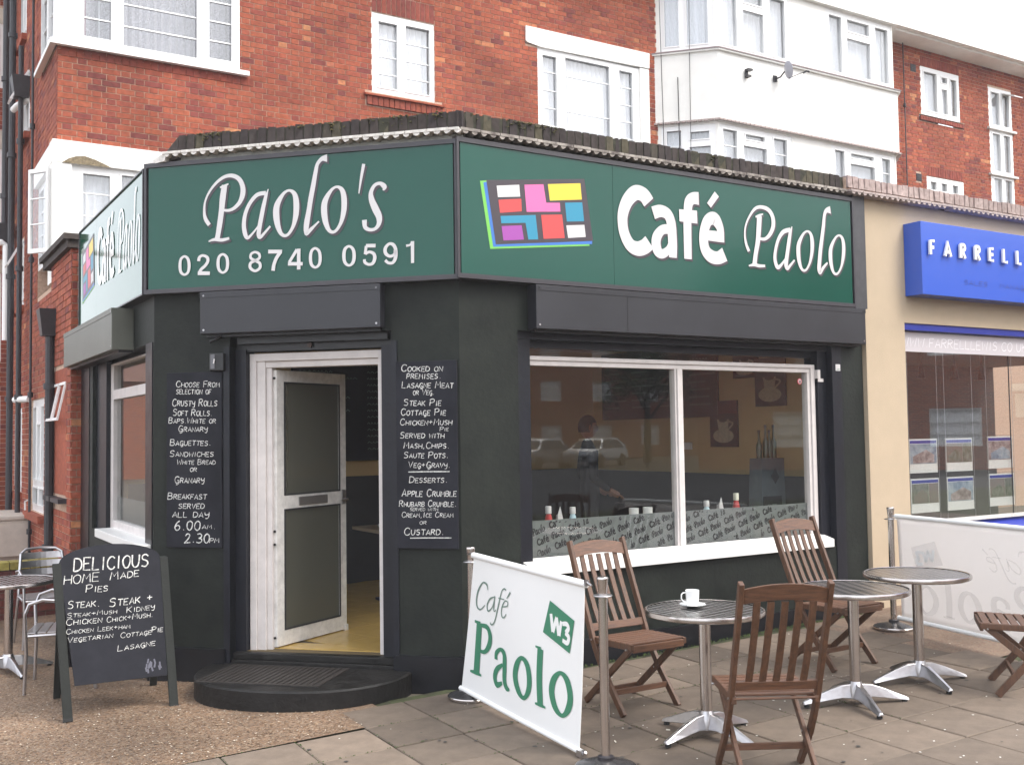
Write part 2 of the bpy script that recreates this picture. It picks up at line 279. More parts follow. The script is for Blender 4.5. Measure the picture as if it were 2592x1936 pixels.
# transforms of the facades: local x = along the wall (to the right seen from outside), local y = inwards, z = up
def frame(x, y, ang=0): return Matrix.Translation((x, y, 0)) @ Matrix.Rotation(rad(ang), 4, 'Z')
CHF = frame(1.9, 8.39, -45)           # chamfered corner facade of the cafe
FRF = frame(0, 6.64, 0)               # street facade of the cafe
SDF = frame(1.9, 8.39, -90)           # side facade of the cafe; local x = 8.39 - y, runs negative away from the corner
MAIN = frame(0, 13.4, 0)              # street wall of the flats
MSIDE = frame(1.9, 13.4, -90)         # side wall of the flats
def gz(x): return -.17 + .027*min(max(x, -3.0), 10.0)
DAT = json.loads(r'''{"paolos":[["P",[[[0.524,3.35,0.0305],[0.492,3.398,0.0305],[0.481,3.453,0.022],[0.488,3.53,0.0161],[0.524,3.605,0.0177],[0.583,3.671,0.022],[0.65,3.712,0.0257],[0.717,3.717,0.0305],[0.772,3.688,0.035],[0.802,3.632,0.0386],[0.804,3.571,0.0423],[0.78,3.511,0.0335],[0.734,3.468,0.0273],[0.688,3.452,0.0224],[0.637,3.458,0.0192]],[[0.652,3.649,0.045],[0.637,3.551,0.0498],[0.627,3.459,0.0442],[0.614,3.368,0.044],[0.598,3.276,0.0401],[0.589,3.234,0.0433]],[[0.614,3.633,0.0129],[0.648,3.641,0.0208],[0.685,3.656,0.0102]],[[0.518,3.223,0.0096],[0.566,3.235,0.0225],[0.633,3.228,0.0257],[0.692,3.238,0.0197]]]],["a",[[[0.995,3.565,0.0321],[0.925,3.556,0.0305],[0.867,3.501,0.0289],[0.827,3.423,0.0305],[0.813,3.34,0.0338],[0.821,3.271,0.0354],[0.84,3.233,0.0274],[0.87,3.249,0.0193],[0.917,3.299,0.0128],[0.945,3.34,0.0096]],[[1.001,3.565,0.0244],[0.976,3.467,0.0334],[0.956,3.377,0.035],[0.941,3.302,0.035],[0.935,3.249,0.0335],[0.949,3.231,0.0258],[0.99,3.268,0.0192],[1.031,3.31,0.0161]],[[1.015,3.593,0.0076],[1.001,3.553,0.0197]]]],["o",[[[1.187,3.571,0.0192],[1.138,3.548,0.0257],[1.087,3.468,0.0466],[1.08,3.385,0.0514],[1.095,3.3,0.041],[1.125,3.242,0.0274],[1.169,3.235,0.0224],[1.214,3.293,0.0273],[1.239,3.382,0.0433],[1.243,3.473,0.0466],[1.228,3.542,0.035],[1.187,3.571,0.0192]]]],["l",[[[1.493,3.794,0.0595],[1.451,3.791,0.0335],[1.416,3.756,0.0274],[1.4,3.696,0.032],[1.381,3.599,0.0369],[1.361,3.503,0.0386],[1.345,3.413,0.038],[1.328,3.324,0.0434],[1.321,3.264,0.0381],[1.325,3.232,0.0228],[1.355,3.262,0.0273],[1.388,3.29,0.0183],[1.425,3.322,0.0137]]]],["o",[[[1.571,3.572,0.0193],[1.524,3.549,0.0245],[1.474,3.47,0.0443],[1.467,3.387,0.0486],[1.481,3.304,0.0413],[1.51,3.246,0.0274],[1.553,3.24,0.0225],[1.597,3.297,0.0273],[1.622,3.385,0.0411],[1.626,3.474,0.0441],[1.611,3.543,0.035],[1.571,3.572,0.0193]]]],["'",[[[1.783,3.728,0.0257],[1.766,3.647,0.0213],[1.753,3.574,0.0152],[1.743,3.51,0.0091]]]],["s",[[[1.934,3.52,0.0107],[1.942,3.547,0.0381],[1.909,3.574,0.0259],[1.866,3.562,0.0259],[1.838,3.512,0.032],[1.843,3.456,0.0442],[1.872,3.387,0.0533],[1.899,3.326,0.0472],[1.896,3.274,0.0334],[1.867,3.24,0.0244],[1.824,3.236,0.0258],[1.79,3.258,0.0316],[1.785,3.311,0.0386]]]]],"phone":[["0",[[[0.315,3.119,0.0183],[0.284,3.099,0.0225],[0.276,3.05,0.0255],[0.284,3.0,0.0236],[0.315,2.978,0.0183],[0.345,2.997,0.0224],[0.354,3.046,0.0255],[0.345,3.096,0.0236],[0.315,3.119,0.0183]]]],["2",[[[0.435,3.076,0.0265],[0.442,3.105,0.0245],[0.471,3.118,0.0194],[0.508,3.1,0.0245],[0.511,3.069,0.0255],[0.489,3.038,0.0245],[0.455,3.011,0.0236],[0.436,2.982,0.0224]],[[0.428,2.984,0.029],[0.53,2.978,0.0275]]]],["0",[[[0.638,3.118,0.0181],[0.607,3.099,0.0235],[0.598,3.05,0.0267],[0.607,3.001,0.0235],[0.638,2.978,0.0181],[0.669,2.998,0.0235],[0.678,3.046,0.0267],[0.669,3.095,0.0235],[0.638,3.118,0.0181]]]],["8",[[[0.906,3.12,0.018],[0.874,3.107,0.0201],[0.871,3.077,0.0212],[0.906,3.055,0.0201],[0.943,3.034,0.0233],[0.945,2.998,0.0233],[0.906,2.977,0.0201],[0.867,3.002,0.0233],[0.869,3.038,0.0233],[0.906,3.055,0.0201],[0.941,3.073,0.0212],[0.939,3.104,0.0212],[0.906,3.12,0.018]]]],["7",[[[1.014,3.118,0.0288],[1.127,3.112,0.0273]],[[1.113,3.107,0.0288],[1.081,3.065,0.0277],[1.061,3.018,0.0277],[1.053,2.971,0.0299]]]],["4",[[[1.262,3.126,0.0285],[1.261,2.97,0.0286]],[[1.248,3.121,0.0241],[1.185,3.028,0.0228]],[[1.175,3.017,0.0262],[1.294,3.011,0.0262]]]],["0",[[[1.395,3.122,0.0184],[1.365,3.102,0.0226],[1.356,3.052,0.0256],[1.364,3.002,0.0239],[1.394,2.979,0.0184],[1.425,2.999,0.0226],[1.434,3.048,0.0256],[1.425,3.098,0.0226],[1.395,3.122,0.0184]]]],["0",[[[1.663,3.122,0.0184],[1.631,3.102,0.0251],[1.622,3.053,0.027],[1.631,3.003,0.0238],[1.662,2.98,0.0184],[1.693,3.0,0.0251],[1.703,3.049,0.027],[1.694,3.099,0.0238],[1.663,3.122,0.0184]]]],["5",[[[1.871,3.115,0.0271],[1.796,3.119,0.0256]],[[1.798,3.117,0.0226],[1.789,3.056,0.0213]],[[1.791,3.058,0.0206],[1.822,3.071,0.0206],[1.856,3.056,0.0247],[1.864,3.023,0.0271],[1.849,2.987,0.0246],[1.818,2.979,0.0205],[1.787,2.996,0.0226],[1.784,3.019,0.0217]]]],["9",[[[2.024,3.073,0.0253],[2.015,3.042,0.0218],[1.981,3.031,0.0218],[1.949,3.054,0.0261],[1.947,3.092,0.0261],[1.976,3.122,0.0205],[2.009,3.113,0.0252],[2.027,3.074,0.0256],[2.024,3.017,0.0272],[2.003,2.983,0.0226],[1.969,2.983,0.0206],[1.945,3.004,0.0226]]]],["1",[[[2.156,3.132,0.0266],[2.155,2.972,0.0238]],[[2.107,3.101,0.0182],[2.137,3.106,0.0154],[2.152,3.126,0.014]]]]],"cafe":[["C",[[[5.363,3.575,0.1228],[5.311,3.631,0.1228],[5.23,3.64,0.1212],[5.152,3.575,0.1116],[5.104,3.482,0.1042],[5.092,3.392,0.0977],[5.11,3.297,0.0994],[5.163,3.215,0.1065],[5.238,3.189,0.1172],[5.31,3.21,0.1228],[5.361,3.25,0.1246]]]],["a",[[[5.406,3.494,0.1044],[5.485,3.518,0.1007],[5.558,3.498,0.0969],[5.593,3.431,0.0953],[5.602,3.333,0.0953],[5.605,3.234,0.0933],[5.605,3.144,0.0818]],[[5.57,3.378,0.0817],[5.496,3.363,0.0781],[5.442,3.306,0.0911],[5.43,3.244,0.0949],[5.449,3.184,0.0933],[5.501,3.169,0.0763],[5.56,3.209,0.0614],[5.585,3.265,0.0486]]]],["f",[[[5.899,3.664,0.1094],[5.838,3.66,0.0996],[5.793,3.626,0.0957],[5.775,3.549,0.0875],[5.768,3.406,0.0855],[5.766,3.145,0.0817]],[[5.682,3.502,0.1007],[5.877,3.505,0.1095]]]],["e",[[[5.978,3.362,0.0855],[6.079,3.362,0.0914],[6.175,3.362,0.0913]],[[6.137,3.363,0.0682],[6.128,3.439,0.0838],[6.072,3.509,0.1136],[5.999,3.491,0.1011],[5.954,3.406,0.0972],[5.943,3.312,0.0992],[5.963,3.233,0.1036],[6.023,3.187,0.1128],[6.101,3.181,0.1095],[6.176,3.216,0.1217]],[[6.011,3.618,0.0548],[6.102,3.724,0.061]]]]],"paolo":[["P",[[[6.459,3.265,0.0317],[6.428,3.327,0.0284],[6.415,3.404,0.0203],[6.428,3.484,0.019],[6.472,3.566,0.0204],[6.54,3.641,0.0265],[6.613,3.666,0.0306],[6.702,3.651,0.0395],[6.753,3.594,0.0444],[6.758,3.514,0.0445],[6.719,3.44,0.038],[6.657,3.39,0.0286],[6.584,3.386,0.022]],[[6.594,3.587,0.0568],[6.581,3.463,0.0549],[6.566,3.356,0.0508],[6.538,3.249,0.0467],[6.52,3.156,0.0507]],[[6.546,3.572,0.0148],[6.592,3.589,0.0233],[6.638,3.607,0.0102]],[[6.451,3.138,0.0122],[6.517,3.153,0.0285],[6.576,3.147,0.0284],[6.646,3.152,0.0224]]]],["a",[[[6.97,3.5,0.0373],[6.879,3.47,0.0382],[6.815,3.395,0.0338],[6.777,3.294,0.0346],[6.769,3.214,0.0385],[6.794,3.154,0.0402],[6.833,3.166,0.0286],[6.898,3.233,0.0169],[6.919,3.27,0.011]],[[6.972,3.5,0.0352],[6.944,3.379,0.0424],[6.922,3.279,0.0427],[6.903,3.189,0.0461],[6.917,3.148,0.0327],[6.961,3.184,0.0242],[7.011,3.23,0.017]],[[6.99,3.529,0.011],[6.972,3.485,0.0264]]]],["o",[[[7.184,3.504,0.0183],[7.129,3.472,0.0253],[7.071,3.381,0.0442],[7.061,3.294,0.0489],[7.073,3.209,0.0412],[7.104,3.153,0.0275],[7.152,3.152,0.0205],[7.203,3.219,0.0269],[7.234,3.315,0.0397],[7.242,3.411,0.0459],[7.227,3.48,0.0352],[7.184,3.504,0.0183]]]],["l",[[[7.494,3.729,0.0708],[7.441,3.718,0.0418],[7.412,3.672,0.0365],[7.395,3.573,0.0412],[7.371,3.461,0.044],[7.347,3.349,0.0462],[7.329,3.238,0.0462],[7.322,3.169,0.0456],[7.335,3.138,0.0297],[7.376,3.187,0.0297],[7.435,3.239,0.0176]]]],["o",[[[7.598,3.503,0.0187],[7.544,3.47,0.0241],[7.486,3.379,0.042],[7.475,3.291,0.0483],[7.487,3.206,0.0406],[7.517,3.149,0.0271],[7.565,3.149,0.0211],[7.616,3.215,0.0255],[7.647,3.313,0.0421],[7.656,3.408,0.0438],[7.641,3.479,0.0358],[7.598,3.503,0.0187]]]]],"logo":[["green",[[3.791,3.571],[3.848,3.581],[3.867,3.394],[3.918,3.118],[4.77,3.204],[4.766,3.173],[3.87,3.077]]],["blue",[[3.82,3.563],[3.852,3.571],[3.924,3.114],[4.794,3.213],[4.792,3.189],[3.896,3.094]]],["dark",[[3.844,3.583],[4.728,3.694],[4.802,3.215],[3.918,3.114]]],["white",[[3.931,3.551],[4.128,3.58],[4.135,3.491],[3.941,3.466]]],["pink",[[4.174,3.585],[4.345,3.608],[4.368,3.469],[4.493,3.482],[4.497,3.414],[4.191,3.382]]],["yellow",[[4.386,3.614],[4.689,3.655],[4.7,3.529],[4.402,3.489]]],["red",[[3.946,3.447],[4.144,3.476],[4.147,3.382],[3.957,3.351]]],["teal",[[4.541,3.487],[4.703,3.507],[4.718,3.361],[4.555,3.343]]],["teal",[[3.961,3.328],[4.27,3.366],[4.29,3.183],[4.202,3.173],[4.179,3.298],[3.967,3.274]]],["red",[[4.32,3.371],[4.511,3.393],[4.533,3.214],[4.339,3.191]]],["purple",[[3.969,3.254],[4.144,3.276],[4.163,3.17],[3.983,3.148]]],["white",[[4.549,3.313],[4.72,3.333],[4.731,3.239],[4.565,3.217]]]],"bannerlen":1.6643788631198122,"bcorn":[[0.1029,0.9223],[1.5025,0.8974],[1.4142,-0.0581],[-0.1207,-0.0258]],"diamond":[[1.1221,0.7461],[1.3863,0.6662],[1.3252,0.4732],[1.0367,0.5499]],"w3":[["W",[[[1.1339,0.6709,0.0294],[1.1517,0.5681,0.0348]],[[1.1517,0.5681,0.0295],[1.1966,0.658,0.0264]],[[1.1966,0.658,0.029],[1.2176,0.5567,0.0342]],[[1.221,0.5573,0.0289],[1.2479,0.6439,0.0261]]]],["3",[[[1.2578,0.6306,0.0233],[1.3054,0.6352,0.0283],[1.3214,0.612,0.0307],[1.2903,0.5856,0.0258]],[[1.2868,0.5834,0.0259],[1.3232,0.5652,0.0308],[1.3053,0.5297,0.0282],[1.2547,0.5368,0.0234]]]]],"bcafe":[["C",[[[0.3063,0.7058,0.0065],[0.2917,0.7386,0.0162],[0.2313,0.7444,0.0098],[0.1611,0.6879,0.0167],[0.1269,0.6231,0.0168],[0.1347,0.5737,0.0151],[0.185,0.5626,0.0099],[0.2541,0.6,0.0065]]]],["a",[[[0.3996,0.6734,0.0063],[0.3334,0.6501,0.0129],[0.29,0.6049,0.013],[0.3023,0.5691,0.0114],[0.3648,0.6003,0.0079],[0.4057,0.6595,0.0095]],[[0.4106,0.6797,0.0127],[0.3909,0.5991,0.0127],[0.4033,0.5813,0.0079],[0.4253,0.5961,0.0047]]]],["f",[[[0.5731,0.7386,0.0121],[0.5441,0.7427,0.0092],[0.5077,0.7161,0.0093],[0.4627,0.6283,0.0125],[0.4059,0.5233,0.0111],[0.3615,0.4893,0.0095],[0.331,0.4965,0.0129]],[[0.4641,0.6749,0.0078],[0.5483,0.6763,0.0077]]]],["e",[[[0.5154,0.6259,0.0077],[0.5887,0.6407,0.0091],[0.5956,0.6654,0.0091],[0.5585,0.668,0.0076],[0.5154,0.6259,0.0108],[0.5055,0.5765,0.0109],[0.5344,0.5596,0.0092],[0.5768,0.5886,0.0061]],[[0.5839,0.6876,0.0076],[0.6345,0.732,0.0135]]]]],"bpaolo":[["P",[[[0.164,0.4724,0.0765],[0.1151,0.138,0.0845]],[[0.0946,0.4731,0.0169],[0.1822,0.4681,0.0266]],[[0.0211,0.1302,0.0138],[0.1033,0.1337,0.027],[0.1905,0.1305,0.0133]],[[0.182,0.4601,0.0232],[0.2835,0.4607,0.0357],[0.3286,0.4137,0.0546],[0.3135,0.3524,0.0516],[0.2451,0.2963,0.0295],[0.1655,0.2874,0.02]]]],["a",[[[0.4157,0.2776,0.0443],[0.4212,0.3173,0.038],[0.4861,0.3526,0.0249],[0.5398,0.3285,0.0521],[0.5418,0.2575,0.0552],[0.535,0.1706,0.0522],[0.5627,0.1287,0.0428],[0.6035,0.1229,0.0151]],[[0.5148,0.2621,0.0217],[0.4289,0.2172,0.0409],[0.3951,0.1624,0.054],[0.426,0.1202,0.041],[0.5008,0.1448,0.0218]]]],["o",[[[0.7761,0.3518,0.0263],[0.7135,0.2988,0.0533],[0.6872,0.2193,0.0625],[0.7245,0.1431,0.053],[0.792,0.113,0.0262],[0.8514,0.1693,0.0487],[0.8671,0.2452,0.0572],[0.8428,0.3226,0.0517],[0.7761,0.3518,0.0263]]]],["l",[[[1.0041,0.4463,0.0635],[0.9856,0.2685,0.064],[0.9898,0.113,0.0639]],[[0.9489,0.4522,0.0112],[1.0097,0.4482,0.0193]],[[0.9306,0.1118,0.0113],[0.9898,0.1139,0.0222],[1.0515,0.1114,0.011]]]],["o",[[[1.2192,0.3445,0.0236],[1.148,0.2915,0.0507],[1.1226,0.2164,0.0596],[1.1604,0.1372,0.051],[1.2371,0.1067,0.0237],[1.3031,0.16,0.0516],[1.3255,0.2329,0.059],[1.2914,0.3156,0.0517],[1.2192,0.3445,0.0236]]]]]}''')
TXT = json.loads(r'''{"left":[["Choose From",0.208,2.121,0.573,2.112,0.046],["selection of",0.208,2.067,0.503,2.06,0.047],["Crusty Rolls",0.176,1.975,0.554,1.967,0.054],["Soft Rolls.",0.18,1.9,0.515,1.894,0.05],["Baps.White or",0.144,1.843,0.542,1.837,0.043],["Granary",0.228,1.778,0.472,1.774,0.046],["Baguettes.",0.157,1.672,0.503,1.668,0.047],["Sandwiches",0.153,1.587,0.522,1.584,0.046],["White Bread",0.216,1.526,0.538,1.524,0.039],["or",0.327,1.472,0.382,1.472,0.039],["Granary",0.197,1.384,0.444,1.384,0.05],["Breakfast",0.138,1.261,0.464,1.261,0.049],["served",0.229,1.19,0.444,1.19,0.049],["all day",0.178,1.123,0.483,1.124,0.053],["6.00",0.194,1.024,0.413,1.025,0.07],["am.",0.429,1.036,0.541,1.037,0.039],["2.30",0.28,0.93,0.491,0.932,0.07],["pm",0.491,0.932,0.568,0.932,0.045]],"right":[["Cooked on",2.041,2.191,2.352,2.182,0.047],["premises.",2.08,2.136,2.341,2.129,0.047],["Lasagne Meat",2.043,2.069,2.431,2.06,0.047],["or Veg.",2.128,2.016,2.29,2.013,0.041],["Steak Pie",2.056,1.94,2.339,1.934,0.047],["Cottage Pie",2.034,1.87,2.373,1.863,0.047],["Chicken+Mush",2.027,1.799,2.417,1.793,0.044],["Pie",2.329,1.751,2.392,1.75,0.03],["Served with",2.026,1.704,2.357,1.7,0.044],["Mash,Chips.",2.053,1.63,2.398,1.626,0.044],["Saute Pots.",2.053,1.559,2.39,1.556,0.044],["Veg+Gravy.",2.087,1.489,2.403,1.487,0.043],["_",2.087,1.448,2.399,1.447,0.004],["Desserts.",2.093,1.381,2.381,1.38,0.044],["Apple Crumble",2.036,1.281,2.446,1.281,0.05],["Rhubarb Crumble.",2.014,1.207,2.445,1.208,0.044],["served with",2.095,1.177,2.305,1.178,0.027],["Cream,Ice Cream",2.034,1.13,2.42,1.132,0.037],["or",2.168,1.081,2.217,1.081,0.03],["Custard.",2.051,1.003,2.349,1.006,0.051],["_",2.096,0.971,2.407,0.973,0.003]],"aframe":[["DELICIOUS",0.055,0.985,0.549,0.98,0.0885],["HOME",-0.01,0.898,0.215,0.903,0.0598],["Made",0.288,0.904,0.478,0.918,0.0563],["Pies",0.13,0.834,0.27,0.828,0.0508],["Steak.",0.011,0.73,0.216,0.729,0.0522],["Steak +",0.278,0.719,0.565,0.734,0.0575],["Steak+Mush",0.005,0.67,0.323,0.671,0.0311],["Kidney",0.391,0.669,0.576,0.676,0.0399],["Chicken",0.0,0.619,0.225,0.617,0.043],["Chick+Mush.",0.258,0.615,0.565,0.624,0.0368],["Chicken Leek+ham",-0.001,0.559,0.408,0.561,0.0325],["Vegetarian",0.006,0.503,0.293,0.509,0.0341],["Cottage",0.345,0.5,0.547,0.506,0.0349],["Pie",0.552,0.516,0.625,0.516,0.0372],["Lasagne",0.323,0.413,0.569,0.427,0.0389]]}''')

# ---------------------------------------------------------------- bricks
def cut(a0, a1, z0, z1, holes):
    segs = [(a0, a1)]
    for h in holes:
        if h[2] < z1-.004 and h[3] > z0+.004:
            ns = []
            for s0, s1 in segs:
                if h[1] <= s0 or h[0] >= s1: ns.append((s0, s1)); continue
                if h[0] > s0: ns.append((s0, h[0]))
                if h[1] < s1: ns.append((h[1], s1))
            segs = ns
    return [s for s in segs if s[1]-s[0] > .025]
def bval():
    r = random.random()
    return random.uniform(0,.22) if r < .11 else (random.uniform(.94,1) if r > .98 else min(.93, random.gauss(.52,.15)))
BRK_CACHE = {}
def brick_piece(parent, M, u0, u1, z0, z1, y0, y1, mt, name='brick', v=None):
    key = (round(u1-u0, 2), round(z1-z0, 3), mt.name, random.randrange(9))
    me = BRK_CACHE.get(key)
    if me is None:
        mb = MB(); mb.val = bval() if v is None else v(); a, b = (u1-u0)/2, (z1-z0)/2
        mb.box(-a, a, 0, y1-y0, -b, b, back=False); me = mb.mesh('brick'); me.materials.append(mt); BRK_CACHE[key] = me
    o = bpy.data.objects.new(name, me); COL.objects.link(o); o.parent = parent
    o.matrix_local = M @ Matrix.Translation(((u0+u1)/2, y0 + random.uniform(-.002, .002), (z0+z1)/2)); return o
def bricks(parent, M, u0, u1, z0, z1, holes, mt=None, ind=None, budget=None, course=.075, start=0, proud=.007, L=.215, H=.1025, stuff=True, visible=None):
    """Flemish bond; bricks inside the rectangle `ind` become objects of their own while the budget lasts, the rest one joined part"""
    mt = mt or M_brick; mb = MB(M); r = 0; z = z0
    while z < z1 - .02:
        zt = min(z + course - .010, z1); u = u0 - (0 if r % 2 else .1688) - start; k = 0
        while u < u1:
            w_ = L if k % 2 == 0 else H
            for a, b in cut(max(u, u0), min(u + w_, u1), z, zt, holes) if u + w_ > u0+.02 else []:
                if ind and budget and budget[0] > 0 and ind[0] <= a and b <= ind[1] and ind[2] <= z and zt <= ind[3]:
                    brick_piece(parent, M, a, b, z, zt, -proud, .0, mt); budget[0] -= 1
                else:
                    mb.val = bval(); j = random.uniform(-.002, .002); mb.box(a, b, -proud+j, .0, z, zt, back=False)
            u += w_ + .010; k += 1
        z += course; r += 1
    if mb.f: part('brickwork', mb, mt, parent, kind='stuff')
def wall_cells(mb, u0, u1, z0, z1, holes, d0=0., d1=.25):
    us = sorted({u0, u1, *[min(max(h[0], u0), u1) for h in holes], *[min(max(h[1], u0), u1) for h in holes]})
    zs = sorted({z0, z1, *[min(max(h[2], z0), z1) for h in holes], *[min(max(h[3], z0), z1) for h in holes]})
    for a, b in zip(us, us[1:]):
        run = None
        for c, d in list(zip(zs, zs[1:])) + [(None, None)]:
            inside = c is None or any(h[0] < (a+b)/2 < h[1] and h[2] < (c+d)/2 < h[3] for h in holes)
            if inside:
                if run: mb.box(a, b, d0, d1, run[0], run[1]); run = None
            else: run = (run[0], d) if run else (c, d)
    return mb
def curtain(M, u0, u1, z0, z1, d, mt, parent, amp=.02, wl=.09, name='curtain'):
    mb = MB(M); n = max(6, int((u1-u0)/wl*4)); P = [(u0+(u1-u0)*i/n, d + amp*math.sin(i*math.pi/2+random.uniform(-.3,.3))) for i in range(n+1)]
    for (a, ya), (b, yb) in zip(P, P[1:]): mb.quad((a, ya, z0), (b, yb, z0), (b, yb, z1), (a, ya, z1))
    return part(name, mb, mt, parent, smooth=True)
def window(parent, M, u0, u1, z0, z1, lights, d=.03, fw_=.055, mt=None, cur=None, gm=None, curd=.16, barw=.016, fdepth=.07, sill=None):
    """lights: (a, b, zb, zt, [bar heights]) glass openings inside the frame"""
    mt = mt or M_upvc; mb = MB(M)
    holes = [(a, b, c, e) for a, b, c, e, _ in lights]
    wall_cells(mb, u0, u1, z0, z1, holes, d, d+fdepth)
    f = part('window', mb, mt, parent)
    for a, b, c, e, bars in lights:
        g = MB(M); g.box(a-.004, b+.004, d+.035, d+.041, c-.004, e+.004); part('pane', g, gm or G_win, f)
        if bars:
            g = MB(M)
            for z in bars: g.box(a, b, d+.018, d+.034, z-barw/2, z+barw/2)
            part('glazing_bar', g, mt, f)
        if fdepth > .05:
            g = MB(M)      # slim opening sash rim
            e2 = .018
            for bx in ((a, b, c, c+e2), (a, b, e-e2, e), (a, a+e2, c+e2, e-e2), (b-e2, b, c+e2, e-e2)): g.box(bx[0], bx[1], d-.012, d+.034, bx[2], bx[3])
            part('sash', g, mt, f)
    if cur: curtain(M, u0+.03, u1-.03, z0+.02, z1-.01, d+curd, cur, f)
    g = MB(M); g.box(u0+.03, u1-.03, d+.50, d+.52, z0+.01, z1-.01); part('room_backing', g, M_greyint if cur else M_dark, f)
    if sill:
        g = MB(M); g.box(sill[0], sill[1], -sill[4], d, sill[2], sill[3]); part('sill', g, sill[5] if len(sill) > 5 else M_upvc, f)
    return f

# ================================================================ GROUND
def sheet(name, x0, x1, y0, y1, dz, mt, kind='structure', n=1):
    mb = MB(); xs = sorted({x0, x1, *[x for x in (-3., 10.) if x0 < x < x1]})
    for a, b in zip(xs, xs[1:]): mb.quad((a, y0, gz(a)+dz), (b, y0, gz(b)+dz), (b, y1, gz(b)+dz), (a, y1, gz(a)+dz))
    return mkobj(name, mb.mesh(name), mt, kind=kind)
def pebble_mat(name, cols, scale, bump=.6):
    m = bpy.data.materials.new(name); m.use_nodes = True; t = m.node_tree; N = t.nodes; Lk = t.links; bs = N['Principled BSDF']; bs.inputs['Roughness'].default_value = .8
    g = N.new('ShaderNodeNewGeometry'); v = N.new('ShaderNodeTexVoronoi'); v.inputs['Scale'].default_value = scale; Lk.new(g.outputs['Position'], v.inputs['Vector'])
    sx = N.new('ShaderNodeSeparateColor'); Lk.new(v.outputs['Color'], sx.inputs[0]); rp = N.new('ShaderNodeValToRGB'); e = rp.color_ramp.elements
    e[0].color = (*cols[0], 1); e[1].color = (*cols[-1], 1)
    for i, c in enumerate(cols[1:-1]): x = e.new((i+1)/(len(cols)-1)); x.color = (*c, 1)
    Lk.new(sx.outputs[0], rp.inputs[0])
    nz = N.new('ShaderNodeTexNoise'); nz.inputs['Scale'].default_value = 1.1; nz.inputs['Detail'].default_value = 6; Lk.new(g.outputs['Position'], nz.inputs['Vector'])
    mr = N.new('ShaderNodeMapRange'); mr.inputs[1].default_value = .3; mr.inputs[2].default_value = .7; mr.inputs[3].default_value = .5; mr.inputs[4].default_value = 1.2; Lk.new(nz.outputs[0], mr.inputs[0])
    mm = N.new('ShaderNodeMix'); mm.data_type = 'RGBA'; mm.blend_type = 'MULTIPLY'; mm.inputs[0].default_value = 1; Lk.new(rp.outputs[0], mm.inputs[6]); Lk.new(mr.outputs[0], mm.inputs[7]); Lk.new(mm.outputs[2], bs.inputs['Base Color'])
    bp = N.new('ShaderNodeBump'); bp.inputs['Strength'].default_value = bump; bp.inputs['Distance'].default_value = .008; bp.invert = True; Lk.new(v.outputs['Distance'], bp.inputs['Height']); Lk.new(bp.outputs[0], bs.inputs['Normal'])
    return m
M_agg = pebble_mat('exposed_aggregate', [(.085,.052,.034), (.175,.105,.062), (.235,.145,.085), (.165,.115,.08), (.30,.22,.145)], 75)
M_aggR = pebble_mat('exposed_aggregate_worn', [(.14,.085,.06), (.22,.135,.09), (.19,.14,.10), (.26,.19,.13)], 75, .35)
M_ground = mat('ground_soil', (.12,.10,.08), .95, var=.2, scale=2)
M_asph = mat('asphalt', (.05,.05,.052), .9, var=.2, scale=30, bump=.4, bscale=90)
M_joint = mat('slab_joint_dirt', (.055,.050,.030), .95, var=.6, scale=9, bump=.4, col2=(.07,.085,.025))
M_slab = mat('concrete_slab', (.152,.116,.087), .82, var=.22, scale=7, bump=.35, bscale=220, attr=.32, detail=9)
sheet('ground', -90, 120, -90, 120, -.05, M_ground)
sheet('road', -90, 120, -33, -4.5, -.03, M_asph)
sheet('pavement_bed', -6, 30, -4.3, 6.7, -.016, M_joint)
sheet('aggregate_paving', -14, 2.95, 6.17, 12.4, -.002, M_agg)
ag2 = sheet('aggregate_paving', 7.03, 30, 4.8, 6.72, -.002, M_aggR)
sheet('yard_paving', -14, 1.9, 12.6, 17.3, -.004, M_aggR)
kb = MB(); kb.box(-60, 80, -4.5, -4.3, -.30, -.14); mkobj('kerb', kb.mesh('kerb'), M_slab, kind='structure')
pv_ = bpy.data.objects.new('pavement', None); COL.objects.link(pv_); pv_['kind'] = 'structure'; pv_.location = (3.129, 6.12, 0); pv_.rotation_euler = (0, 0, rad(-1.6))
slabs = []
for k in range(8):
    mb = MB(); mb.val = [.5,.2,.8,.35,.65,.95,.1,.55][k]; s = .4533/2 - .004; c = .005; j = [random.uniform(-.003,.003) for _ in range(4)]
    mb.add([(-s,-s,-.05),(s,-s,-.05),(s,s,-.05),(-s,s,-.05),(-s,-s,-c),(s,-s,-c),(s,s,-c),(-s,s,-c),(-s+c+abs(j[0]),-s+c,0),(s-c,-s+c+abs(j[1]),0),(s-c-abs(j[2]),s-c,0),(-s+c,s-c-abs(j[3]),0)],
           [(0,1,5,4),(1,2,6,5),(2,3,7,6),(3,0,4,7),(4,5,9,8),(5,6,10,9),(6,7,11,10),(7,4,8,11),(8,9,10,11)])
    me = mb.mesh('paving_slab'); me.materials.append(M_slab); slabs.append(me)
cs, sn = math.cos(rad(-1.6)), math.sin(rad(-1.6)); rest = MB()
